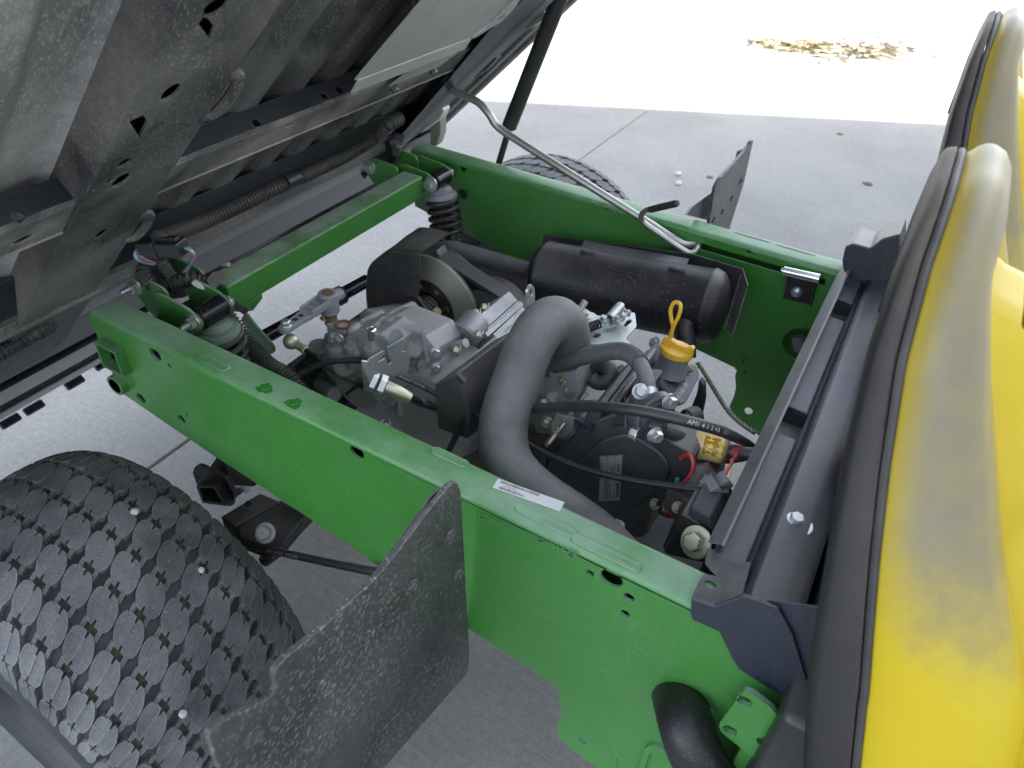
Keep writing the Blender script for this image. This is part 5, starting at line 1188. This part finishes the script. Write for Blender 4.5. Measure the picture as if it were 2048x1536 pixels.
mb = MB().lathe(cp, cd, [(.0106, 0), (.0122, 0), (.0122, .010), (.0106, .010)], 24); mb.box(cp + cd * .005 + cx * .016, .010, .004, .005, (cx, cd, cx.cross(cd))); obj('hose_clamp', mb, M['zinc'], bh)
eb = thing('vent_elbow', 'short dark rubber elbow curled below the braided hose', 'hose', at(1215, 750, y=.80))
obj('elbow', MB().tube(cr(aty([(1182, 754, .80), (1194, 764, .80), (1210, 764, .80), (1221, 752, .805), (1219, 738, .81), (1205, 730, .815), (1194, 738, .82)]), 8), .0115, 20), M['rubberhose'], eb)

# fuel pump, filter and line
fp = thing('fuel_pump', 'black fuel pump with oval slotted face bolted beside the valve cover', 'fuel pump', at(1290, 838, y=.74))
fd = V((.72, -.62, -.05)).normalized()
pc = at(1316, 838, y=0.673)
mb = MB().prism([pc - fd * .045 + V((0, 0, 1)) * a + fd.cross(Z) * b for a, b in ((.006, -.018), (.006, .018), (-.032, .018), (-.032, -.018))], fd * .032); obj('pump_body', mb, M['pump'], fp, bevel=.003)
mb = MB().lathe(pc - fd * .018, fd, [(.024, 0), (.027, .004), (.027, .012), (.0255, .014), (.022, .014), (.0215, .012), (.019, .012), (.0185, .0145), (.0, .0150)], 40, squash=(1.2, .95), up=Z); obj('pump_face', mb, M['pump'], fp)
for k in range(-3, 4):
    if k: obj('face_slot', MB().box(pc - fd * .0028 + Z * (k * .0062), .0012, .004, .0028, (fd, fd.cross(Z), Z)), M['ink'], fp)
mb = MB().box(at(1306, 866, y=0.663), .014, .012, .030); obj('pump_ear', mb, M['plastic'], fp, bevel=.002)
mb = MB().cyl(at(1262, 850, y=0.668), at(1262, 884, y=0.668), .0015, 8); obj('pump_bail', MB().tube(cr(aty([(1250, 795, .68), (1251, 840, .668), (1254, 862, .663), (1285, 866, .663)]), 6), .0016, 8), M['connector'], fp)
for u, v, y, ax in ((1280, 783, .688, (.3, -.6, .6)), (1337, 802, .683, (.8, -.5, .2)), (1309, 868, .653, (.75, -.6, .1)), (1276, 869, .658, (-1, 0, 0))): obj('bolt', MB().hexbolt(at(u, v, y=y), ax, .0075, .009, 1.35), M['zinc'], fp)
fl_ = thing('fuel_filter', 'amber fuel filter marked with yellow paint pen, joined to black fuel hoses', 'fuel filter', at(1425, 895, y=.74))
f0, f1 = at(1387, 884, y=.742), at(1458, 901, y=.742); fa = (f1 - f0).normalized(); fL = (f1 - f0).length
mb = MB().lathe(f0, fa, [(.004, -.006), (.006, -.004), (.016, .001), (.0193, .004), (.0204, .008), (.0204, .011), (.0213, .0115), (.0213, .0145), (.0198, .0155), (.0198, fL - .010), (.0172, fL - .004), (.007, fL)], 40); obj('filter_body', mb, M['filter'], fl_, ang=50)
fo_ = (O - (f0 + f1) / 2).normalized(); fo_ = (fo_ - fa * fo_.dot(fa)).normalized(); fup = fo_.cross(fa)
def onf(a, b, r=.0200): t_ = b / r; return f0 + fa * a + (fo_ * math.cos(t_) + fup * math.sin(t_)) * r
mb = MB().grid([[onf(.018 + (.020) * i / 5, -.013 + .026 * j / 8, .01995) for i in range(6)] for j in range(9)]); obj('fuel_window', mb, M['fuel'], fl_)
def ftext(t_, a, b, size):
    mb_ = MB(); text_mesh(mb_, t_, V((0, 0, 0)), X, Y, size, 0, bold=.035)
    return [(p[0], p[1]) for p in mb_.v], mb_.f
for t_, a, b, sz in (('176 H', .030, -.0145, .0115), ('8-6-2', .043, -.0125, .0100)):
    vs, fs = ftext(t_, a, b, sz); mb = MB().add([onf(a - y, b + x, .0203) for x, y in vs], fs); obj('paint_pen_marks', mb, M['paintpen'], fl_)
for k, u0 in ((0, 1), (1, 0)):
    if k == 0: pth = cr(aty([(1322, 858, .69), (1345, 868, .71), (1372, 878, .735), (1394, 886, .742)]), 6)
    else: pth = cr(aty([(1452, 899, .742), (1475, 906, .742), (1500, 908, .742), (1530, 912, .742)]), 6)
    obj('fuel_hose', MB().tube(pth, .0088, 16), M['rubberhose'], fl_)
mb = MB().lathe(at(1381, 880, y=.741) - fa * .003, fa, [(.009, 0), (.0105, 0), (.0105, .006), (.009, .006)], 20); mb.box(at(1376, 891, y=.735), .004, .004, .014); obj('hose_clamp', mb, M['whitew'], fl_)
obj('red_band', MB().lathe(at(1466, 903, y=.742), fa, [(.009, 0), (.0094, 0), (.0094, .009), (.009, .009)], 20), M['red'], fl_)

# starter, its cables and plugs
sm = thing('starter_motor', 'round grey starter motor with wires at the front of the engine', 'starter motor', at(1385, 960, y=.72))
c0_, c1_ = at(1368, 985, y=.70), at(1412, 920, y=.80); sa = (c1_ - c0_).normalized()
mb = MB().lathe(c0_, sa, [(.0, -.002), (.02, 0), (.0285, .004), (.0295, .008), (.0295, (c1_ - c0_).length - .01), (.027, (c1_ - c0_).length)], 36); obj('motor_can', mb, M['greyconn'], sm)
mb = MB().lathe(at(1352, 1010, y=.68), (-.3, -.8, .5), [(.018, -.03), (.02, -.01), (.018, 0), (.0, .001)], 24); obj('end_bell', mb, M['clutchdark'], sm)
for u, v, y in ((1355, 1015, .672), (1310, 1008, .69), (1398, 1006, .70)): obj('bolt', MB().hexbolt(at(u, v, y=y), (-.3, -.7, .6), .0055, .006), M['zincgold'], sm)
mb = MB().prism(wy([(1385, 908), (1404, 905), (1412, 912), (1412, 935), (1405, 945), (1392, 925)], .75), (0, .02, 0)); obj('terminal_boot', mb, M['connector'], sm, bevel=.003)
rc_ = thing('battery_cable', 'thick red battery cable with a red boot below the fuel filter', 'cable', at(1440, 915, y=.77))
obj('boot', MB().tube(cr(aty([(1398, 905, .765), (1412, 908, .768), (1428, 914, .77), (1440, 919, .772)]), 5), [.012] * 8 + [.0135] * 8, 16), M['red'], rc_)
obj('cable', MB().tube(cr(aty([(1432, 917, .772), (1455, 918, .775), (1480, 915, .775), (1510, 908, .775)]), 6), .0065, 12), M['red'], rc_)
def wire(name, label, pts, r, m_, grp=None, n=8):
    o = obj(name, MB().tube(cr(aty(pts), 7), r, n), M[m_], None); return setp(o, label, 'wire' if 'wire' in name else 'cable', grp)
wire('wire', 'thin red wire looping over the round starter motor', [(1360, 918, .70), (1368, 911, .70), (1380, 911, .695), (1386, 925, .69), (1383, 945, .685), (1370, 962, .68), (1352, 976, .675)], .0026, 'redw')
wire('wire', 'short red and green bundle wire running below the grey plug', [(1408, 985, .70), (1402, 1003, .69), (1394, 1018, .685), (1380, 1030, .68), (1350, 1035, .675), (1332, 1022, .67)], .0026, 'redw')
o = [x for x in COL.objects if x.get('label', '').startswith('short red and green')][0]; o['label'] = 'short red wire curving down beside the dark engine mount'
wire('wire', 'short green wire beside the starter motor under the black control cable', [(1356, 955, .69), (1352, 968, .685), (1345, 975, .68)], .003, 'teal')
wire('wire', 'thin dark wire drooping in a loop below the starter motor', [(1322, 1000, .69), (1318, 1012, .69), (1322, 1026, .69), (1345, 1033, .69), (1378, 1030, .69)], .003, 'conduit')
wire('wire', 'black strap like lead crossing the bright gap below the fuel filter', [(1421, 925, .82), (1428, 945, .80), (1433, 962, .78)], .0045, 'connector')
gc = thing('wire_plug', 'grey plastic wire plug leaning against the edge bar', 'plug', at(1440, 975, y=.66))
gx = (at(1452, 995, y=.655) - at(1432, 962, y=.665)).normalized()
mb = MB().box(at(1438, 968, y=.665), .026, .017, .017, (V((.55, .55, .6)).normalized(), V((-.7, .7, 0)), V((-.42, -.42, .8)))); mb2 = mb
obj('plug_shell', mb, M['greyconn'], gc, bevel=.0012)
mb = MB().box(at(1424, 975, y=.655), .016, .022, .021, (V((.55, .55, .6)).normalized(), V((-.7, .7, 0)), V((-.42, -.42, .8)))); obj('plug_collar', mb, M['greyconn'], gc, bevel=.0012)
wire('wire', 'red and brown wires rising from the grey plug to the panel edge', [(1446, 955, .67), (1456, 938, .69), (1464, 925, .71), (1472, 905, .73)], .002, 'redw')
[x for x in COL.objects if x.get('label', '').startswith('red and brown')][0]['label'] = 'thin red wire rising from the grey plug to the panel edge'
wire('wire', 'thin tan wire rising from the grey plug beside the red one', [(1454, 960, .67), (1460, 942, .69), (1464, 920, .72)], .002, 'filter')
# front engine mount
em = thing('engine_mount', 'dark engine mount block with a large flanged bolt beside the panel corner', 'engine mount', at(1380, 1090, y=.60))
mb = MB().prism(wy([(1345, 1070), (1362, 1025), (1395, 1045), (1425, 1075), (1415, 1130), (1330, 1110), (1325, 1100)], .60), (0, .09, -.01)); obj('mount_block', mb, M['blackpaint'], em, bevel=.006)
mb = MB().prism(wy([(1376, 1024), (1382, 1012), (1420, 1036), (1430, 1060), (1424, 1064), (1400, 1046), (1379, 1036)], .60), (0, .08, -.01)); obj('mount_rubber', mb, M['rubber'], em, bevel=.004)
mb = MB().prism(wy([(1325, 1095), (1365, 1000), (1378, 1000), (1338, 1095)], .645), (0, .004, 0)); obj('mount_web', mb, M['dirt'], em)
mb = MB().hexbolt(at(1393, 1084, y=.585), (-.35, -.75, .55), .0115, .011, 1.7); obj('flange_bolt', mb, M['zincgold'], em)
obj('stud', MB().nut(at(1236, 1052, y=.60), (-.2, -.3, .9), .006, .008), M['zinc'], en)
obj('oil_pan_shadow_plate', MB().bb((-.40, .60, .33), (-.05, 1.0, .36)), M['blackpaint'], en); en.children[-1].name = 'skid_plate'  # black plate added under the engine to stand in for shadow

# small lines and fittings around the castings
wire('cable', 'thin black vacuum line arching from the carburettor to the cowl behind it', [(1150, 748, .80), (1160, 728, .82), (1185, 722, .84), (1215, 735, .83), (1232, 762, .80)], .0028, 'rubberhose')
wire('cable', 'black spark plug lead running up over the dusty front cowl', [(1232, 806, .70), (1246, 785, .72), (1268, 758, .76), (1288, 735, .80), (1302, 716, .84)], .0042, 'rubberhose')
wire('cable', 'black lead dropping beside the left cowl into the dark engine bay', [(935, 826, .66), (922, 850, .655), (908, 880, .65), (896, 905, .65)], .0046, 'cable')
for u, v in ((872, 704), (873, 735), (871, 775), (866, 806), (800, 836), (772, 846)): obj('bolt', MB().hexbolt(at(u, v, y=.735), (.6, -.75, .3), .0062, .008), M['zinc'], tr)
bt = thing('axle_boot', 'dark rubber axle boot with a clamp band left of the grey transaxle', 'boot', at(610, 745, y=.68))
bpth = [at(598, 752, y=.665), at(632, 722, y=.70)]; bd_ = (bpth[1] - bpth[0]); 
pf = [(.012, 0)]
for i in range(7): pf += [(.022, (i + .3) * bd_.length / 7), (.016, (i + .8) * bd_.length / 7)]
obj('boot', MB().lathe(bpth[0], bd_, pf, 24), M['rubberhose'], bt)
obj('clamp_band', MB().lathe(bpth[1] - bd_ * .12, bd_, [(.0175, 0), (.0190, .001), (.0190, .007), (.0175, .008)], 24), M['zinc'], bt)
# ================================================================== CONTROL CABLES
c1 = thing('control_cable', 'thick black control cable with white print arching across the engine', 'cable', at(1200, 815, y=.66))
pth = cr([c2_ - dr * .01, c2_ + dr * .01] + aty([(845, 806, .665), (900, 820, .672), (960, 824, .68), (1060, 817, .672), (1150, 813, .648), (1240, 817, .625), (1330, 832, .622), (1420, 855, .64), (1458, 869, .69), (1488, 884, .80), (1520, 905, .92)]), 9)
obj('sheath', MB().tube(pth, .0066, 16), M['cable'], c1)
mb = MB(); tp = [p for p in pth if p.x > at(1372, 842, y=.63).x]; along(mb, 'AM141248 1021', tp, .0074, V((-.1, -.75, .65)), .0069); obj('white_print', mb, M['white'], c1)
c2c = thing('control_cable', 'thin black cable with tiny white print threaded through the zinc bracket', 'cable', at(850, 775, y=.65))
pth = cr(aty([(600, 750, .62), (625, 735, .635), (660, 724, .65), (700, 721, .665), (738, 723, .675), (752, 727, .675), (800, 752, .668), (850, 775, .66), (900, 802, .665), (950, 826, .675), (1000, 852, .68), (1040, 879, .668), (1085, 905, .655), (1140, 928, .65), (1200, 947, .65), (1270, 962, .652), (1340, 972, .655), (1420, 981, .655), (1460, 983, .655)]), 7)
obj('sheath', MB().tube(pth, .0046, 12), M['cable'], c2c)
mb = MB(); tp = [p for p in pth if p.x > at(793, 749, y=.668).x][:24]; along(mb, 'AM136944 0177M', tp, .0058, V((-.1, -.75, .65)), .0049); obj('white_print', mb, M['white'], c2c)
sr = thing('selector_cable', 'grey sleeved selector cable between ball joint and zinc bracket', 'cable', e2)
obj('inner_rod', MB().cyl(e1, e2, .0042, 12), M['gloss'], sr)
obj('boot', MB().cyl(at(633, 716, y=.683), at(646, 726, y=.684), .0068, 14), M['rubberhose'], sr)
obj('sleeve', MB().cyl(at(644, 724, y=.684), at(730, 770, y=.690), .0076, 16), M['hose'], sr)
obj('end_boot', MB().cyl(at(715, 762, y=.689), at(748, 777, y=.692), .0092, 16), M['rubberhose'], sr)
wire('cable', 'thin black lead bending down from the cable stop into the shroud', [(1098, 886, .70), (1092, 903, .70), (1089, 925, .70), (1088, 950, .70)], .0046, 'cable')
wire('cable', 'thin black cable curving behind the cast transaxle above the near rail', [(693, 788, .66), (715, 772, .665), (742, 762, .67)], .003, 'cable')
wr = thing('wire_rope', 'twisted steel wire rope sagging from the valve cover to the panel', 'rope', at(1440, 800, y=.98))
pth = cr(aty([(1395, 725, .97), (1410, 748, .97), (1432, 785, .965), (1455, 820, .955), (1480, 845, .94), (1510, 866, .92)]), 10); pth = resample(pth, .0015)
mb = MB()
T_ = [(pth[min(i + 1, len(pth) - 1)] - pth[max(0, i - 1)]).normalized() for i in range(len(pth))]
for k in range(3):
    mb.tube([p + (T_[i].orthogonal().normalized() * math.cos(i * .42 + k * 2.094) + T_[i].cross(T_[i].orthogonal().normalized()) * math.sin(i * .42 + k * 2.094)) * .0021 for i, p in enumerate(pth)], .0020, 6)
obj('strands', mb, M['rope'], wr)
c3 = thing('brake_cable', 'black brake cable with white print below the near rail behind the wheel', 'cable', at(620, 1115, y=.46))
pth = cr(aty([(470, 1078, .47), (500, 1090, .47), (540, 1100, .468), (600, 1113, .465), (680, 1130, .46), (760, 1146, .455)]), 10)
obj('sheath', MB().tube(pth, .0062, 14), M['cable'], c3)
mb = MB(); tp = [p for p in pth if p.x > at(539, 1100, y=.468).x]; along(mb, 'AM136944 0733W', tp, .0088, V((-.1, -.8, .6)), .0066); obj('white_print', mb, M['white'], c3)

# ================================================================== SUSPENSION ARM AND HITCH BELOW THE NEAR RAIL
sa_ = thing('suspension_arm', 'black suspension arm with a dusty bolt seen between near wheel and rail', 'suspension arm', at(540, 1040, y=.5))
za = at(530, 1000, y=.50).z
t4 = [at(440, 1033, y=.47), at(520, 985, y=.56), at(562, 1003, y=.56), at(470, 1052, y=.47)]
mb = MB().prism(t4, (0, .0, -.045)); obj('arm_tube', mb, M['blackpaint'], sa_, bevel=.004)
mb = MB().prism([at(470, 1048, y=.475), at(560, 1000, y=.565), at(612, 1030, y=.56), at(560, 1092, y=.49), at(540, 1120, y=.47), at(490, 1100, y=.47)], (0, .012, -.012)); obj('arm_plate', mb, M['blackpaint'], sa_, bevel=.003)
mb = MB().tube(cr([at(618, 1030, y=.565), at(590, 1060, y=.54), at(560, 1095, y=.515), at(530, 1120, y=.50)], 6), .012, 14); obj('arm_edge', mb, M['clutchdark'], sa_)
obj('bolt', MB().hexbolt(at(531, 1066, y=.462), (.25, -.6, .75), .0115, .012, 1.4), M['steel'], sa_)
mb = MB().lathe(at(496, 1008, y=.52), (.2, -.5, .8), [(.006, 0), (.0, .0004)], 14); obj('arm_hole', mb, M['ink'], sa_)
hb = thing('hitch_bracket', 'black hitch bracket with square tube below the near rail behind the wheel', 'bracket', at(430, 970, y=.55))
def hx(pts, y): return wy(pts, y)
mb = MB().plate(hx([(392, 972), (430, 972), (452, 1012), (405, 1006)], .52), [hx([(399, 976), (428, 977), (445, 1006), (408, 1002)], .52)], (0, .07, 0)); obj('hitch_tube', mb, M['blackpaint'], hb)
mb = MB().plate(rnd(hx([(385, 945), (390, 932), (400, 930), (450, 955), (468, 990), (465, 1012), (452, 1012), (430, 975), (394, 970)], .535), .006), [circ(at(395, 956, y=.535), X, Z, .004, 12)], (0, .006, 0)); obj('hitch_plate', mb, M['blackpaint'], hb)
mb = MB().prism(hx([(415, 942), (440, 905), (480, 930), (480, 990), (455, 985)], .56), (0, .05, 0)); obj('hitch_side', mb, M['blackpaint'], hb)
mb = MB().prism(hx([(449, 925), (520, 965), (505, 975), (470, 972), (457, 955)], .50), (0, .03, 0)); obj('damper_guard', mb, M['clutchdark'], hb, bevel=.004)
obj('bolt', MB().nut(at(495, 975, y=.52), (-.8, -.3, -.1), .007, .014), M['zinc'], hb)
mb = MB().bb((-.86, .60, .50), (-.70, 1.15, .53)); obj('axle_plate', mb, M['blackpaint'], hb)
# ================================================================== WIRING HARNESS
wh = thing('wiring_harness', 'ribbed black conduit running along the rear channel of the tipped bed', 'wiring harness', bat(550, 385))
mb = MB(); conduit(mb, [bat(u, v, n) for u, v, n in ((318, 478, .012), (345, 466, .008), (400, 445, .004), (470, 414, .003), (545, 378, .003), (620, 345, .003), (700, 306, .003), (750, 275, .004), (778, 250, .006), (800, 236, .004))], .0128, .0042); obj('conduit', mb, M['conduit'], wh)
mb = MB(); conduit(mb, [bat(u, v, n) for u, v, n in ((-30, 725, .003), (0, 706, .003), (40, 684, .003), (74, 664, .003), (95, 652, -.004))], .0125); obj('conduit', mb, M['conduit'], wh)
mb = MB().tube([bat(568, 366, .003), bat(592, 355, .003)], .0138, 16); obj('tape_wrap', mb, M['connector'], wh)
p0, p1 = bat(788, 320, .02), bat(800, 262, .02); d_ = (p1 - p0).normalized(); sd = d_.cross((O - p0).normalized()).normalized()
mb = MB().box(p0 + (p1 - p0) * .3, .017, .012, .040, (sd, d_.cross(sd), d_)); obj('far_plug', mb, M['connector'], wh, bevel=.0015); mb = MB().box(p0 + (p1 - p0) * .75, .020, .014, .030, (sd, d_.cross(sd), d_)); obj('far_socket', mb, M['connector'], wh, bevel=.0015)
h2 = thing('frame_harness', 'ribbed harness conduit looping over the near bracket down into the engine bay', 'wiring harness', at(440, 600, z=.79))
mb = MB(); conduit(mb, aty([(292, 528, .585), (288, 545, .575), (296, 563, .572), (318, 570, .585), (348, 566, .60), (378, 558, .615), (405, 566, .628), (425, 588, .628), (444, 612, .628), (462, 640, .628), (482, 668, .625), (510, 700, .62), (540, 730, .612), (575, 752, .605), (610, 790, .60)]), .0128, .0044); obj('conduit', mb, M['conduit'], h2)
mb = MB(); conduit(mb, aty([(345, 556, .60), (332, 540, .60), (322, 524, .60), (317, 512, .60)]), .0105, .0036); obj('branch_conduit', mb, M['conduit'], h2)
obj('branch_mouth', MB().lathe(at(317, 516, y=.597), at(317, 505, y=.60) - at(322, 524, y=.60), [(.009, 0), (0, .0005)], 16), M['ink'], h2)
mb = MB(); conduit(mb, aty([(300, 600, .64), (330, 588, .64), (365, 582, .64)]), .011, .004); obj('under_conduit', mb, M['conduit'], h2)
mb = MB().prism([at(380, 566, y=.61), at(392, 561, y=.61), at(408, 571, y=.615), at(409, 580, y=.61), at(396, 577, y=.606)], (0, 0, .001)); obj('torn_tape', mb, M['sticker'], h2)
mb = MB().tube(cr(aty([(448, 600, .635), (470, 608, .63), (490, 622, .625)]), 4), .006, 10); obj('tape_tail', mb, M['conduit'], h2)
cn = thing('wire_connector', 'black multi pin connector with coloured wires above the near bracket', 'connector', at(320, 495, y=.585))
q0, q1 = at(277, 492, y=.535), at(368, 495, y=.555); qd = (q1 - q0).normalized(); qu = (Z - qd * Z.dot(qd)).normalized(); qn = qd.cross(qu); qL = (q1 - q0).length
mid = lambda k: q0 + (q1 - q0) * k
mb = MB().box(mid(.72), qL * .55, .026, .021, (qd, qn, qu)); cb1 = obj('socket', mb, M['connector'], cn, bevel=.0025)
mb = MB().box(mid(.30), qL * .50, .022, .019, (qd, qn, qu)); obj('plug', mb, M['connector'], cn, bevel=.002)
mb = MB().box(mid(.47), .005, .031, .026, (qd, qn, qu)); obj('lock_ring', mb, M['connector'], cn, bevel=.0012)
mb = MB().box(mid(.68) + qu * .013, qL * .50, .010, .005, (qd, qn, qu)); obj('latch', mb, M['connector'], cn, bevel=.001)
mb = MB().box(mid(.28) - qu * .012, qL * .26, .012, .008, (qd, qn, qu)); obj('retainer', mb, M['connector'], cn, bevel=.001)
for i, (c, k) in enumerate((('blue', 0), ('whitew', 1), ('purple', 2), ('pink', 3))):
    w_ = cr(aty([(281 - k, 494, .533), (270 + k * 2, 506 - k, .533), (273 + k * 3, 518 - k * 1.5, .535), (288 + k * 2, 525 - k * 1.5, .555), (305, 528 - k * 1.5, .585), (322, 527 - k, .60)]), 6); obj('wire', MB().tube(w_, .0020, 8), M[c], cn)
for i, (c, k) in enumerate((('teal', 0), ('whitew', 1), ('purple', 2), ('pink', 3))):
    w_ = cr(aty([(366, 494, .556), (378, 496 + k, .557), (386 + k - (2 if k > 1 else 0), 506 + k, .565), (385 + k, 517, .58), (377 + k, 530, .60), (365 + k * 2.5, 545, .616)]), 6); obj('wire', MB().tube(w_, .0019, 8), M[c], cn)
# ================================================================== LOOSE BITS
ft = obj('foil_scrap', MB().grid([[at(u, v, z=RT + .003 + h) for u, v, h in r] for r in ([(413, 561, .001), (424, 545, .006), (436, 542, .004)], [(420, 572, .0), (432, 560, .003), (446, 548, .006)], [(428, 580, .001), (438, 570, .002), (452, 546, .007)])]), M['foil'], None)
setp(ft, 'torn scrap of dull foil stuck on the dusty green cross tube', 'foil scrap')
bm = bmesh.new(); bmesh.ops.create_icosphere(bm, subdivisions=2, radius=.007); rg = random.Random(4)
for q in bm.verts: q.co *= 1 + rg.uniform(-.35, .3); q.co.z *= .7
mb = MB().add([at(452, 529, z=RT + .004) + q.co for q in bm.verts], [[x.index for x in f.verts] for f in bm.faces]); bm.free()
setp(obj('foil_scrap', mb, M['foil'], None, ang=20), 'small crumpled foil ball at the back edge of the cross tube', 'foil scrap')
def pebble(u, v, r, lab, m_, flat=.7, grp=None):
    bm = bmesh.new(); bmesh.ops.create_icosphere(bm, subdivisions=2, radius=r); rg = random.Random(int(u))
    for q in bm.verts: q.co *= 1 + rg.uniform(-.2, .2); q.co.z *= flat
    mb = MB().add([at(u, v, z=r * flat * .7) + q.co for q in bm.verts], [[x.index for x in f.verts] for f in bm.faces]); bm.free()
    setp(obj('pebble' if m_ == 'stone' else 'leaf', mb, M[m_], None, ang=25), lab, 'pebble' if m_ == 'stone' else 'leaf', grp)
pebble(1357, 347, .014, 'upper of two white pebbles on the shaded pavement left of the far flap', 'stone')
pebble(1357, 366, .014, 'lower of two white pebbles on the shaded pavement left of the far flap', 'stone')
pebble(1420, 354, .016, 'small dark leaf on the pavement just behind the far mud flap', 'dirt', .15)
pebble(1735, 367, .022, 'flat brown leaf lying on the pavement left of the yellow seats', 'dirt', .15)
pebble(1680, 268, .016, 'tiny leaf near the sunlit edge of the pavement shadow', 'dirt', .15)
rg = random.Random(11); mb = MB()
for i in range(520):
    if rg.random() < .62: u, v = 1505 + rg.random() ** .8 * 150, 0; v = 83 + (u - 1505) * .10 + rg.gauss(0, 5.5)
    else: u, v = rg.gauss(1730, 45), rg.gauss(100, 11)
    p = at(u, v, z=.004 + rg.random() * .01); a = rg.random() * 6.28; L = rg.uniform(.02, .09); w_ = rg.uniform(.004, .014); dx, dy = math.cos(a), math.sin(a)
    mb.add([p + V((dx * L, dy * L, rg.random() * .02)), p + V((-dy * w_, dx * w_, 0)), p - V((dx * L, dy * L, 0)), p + V((dy * w_, -dx * w_, .012))], [(0, 1, 2, 3)])
setp(obj('dry_debris', mb, M['straw'], None), 'scatter of dry straw and dirt on the sunlit pavement at the top', 'debris', None, 'stuff')
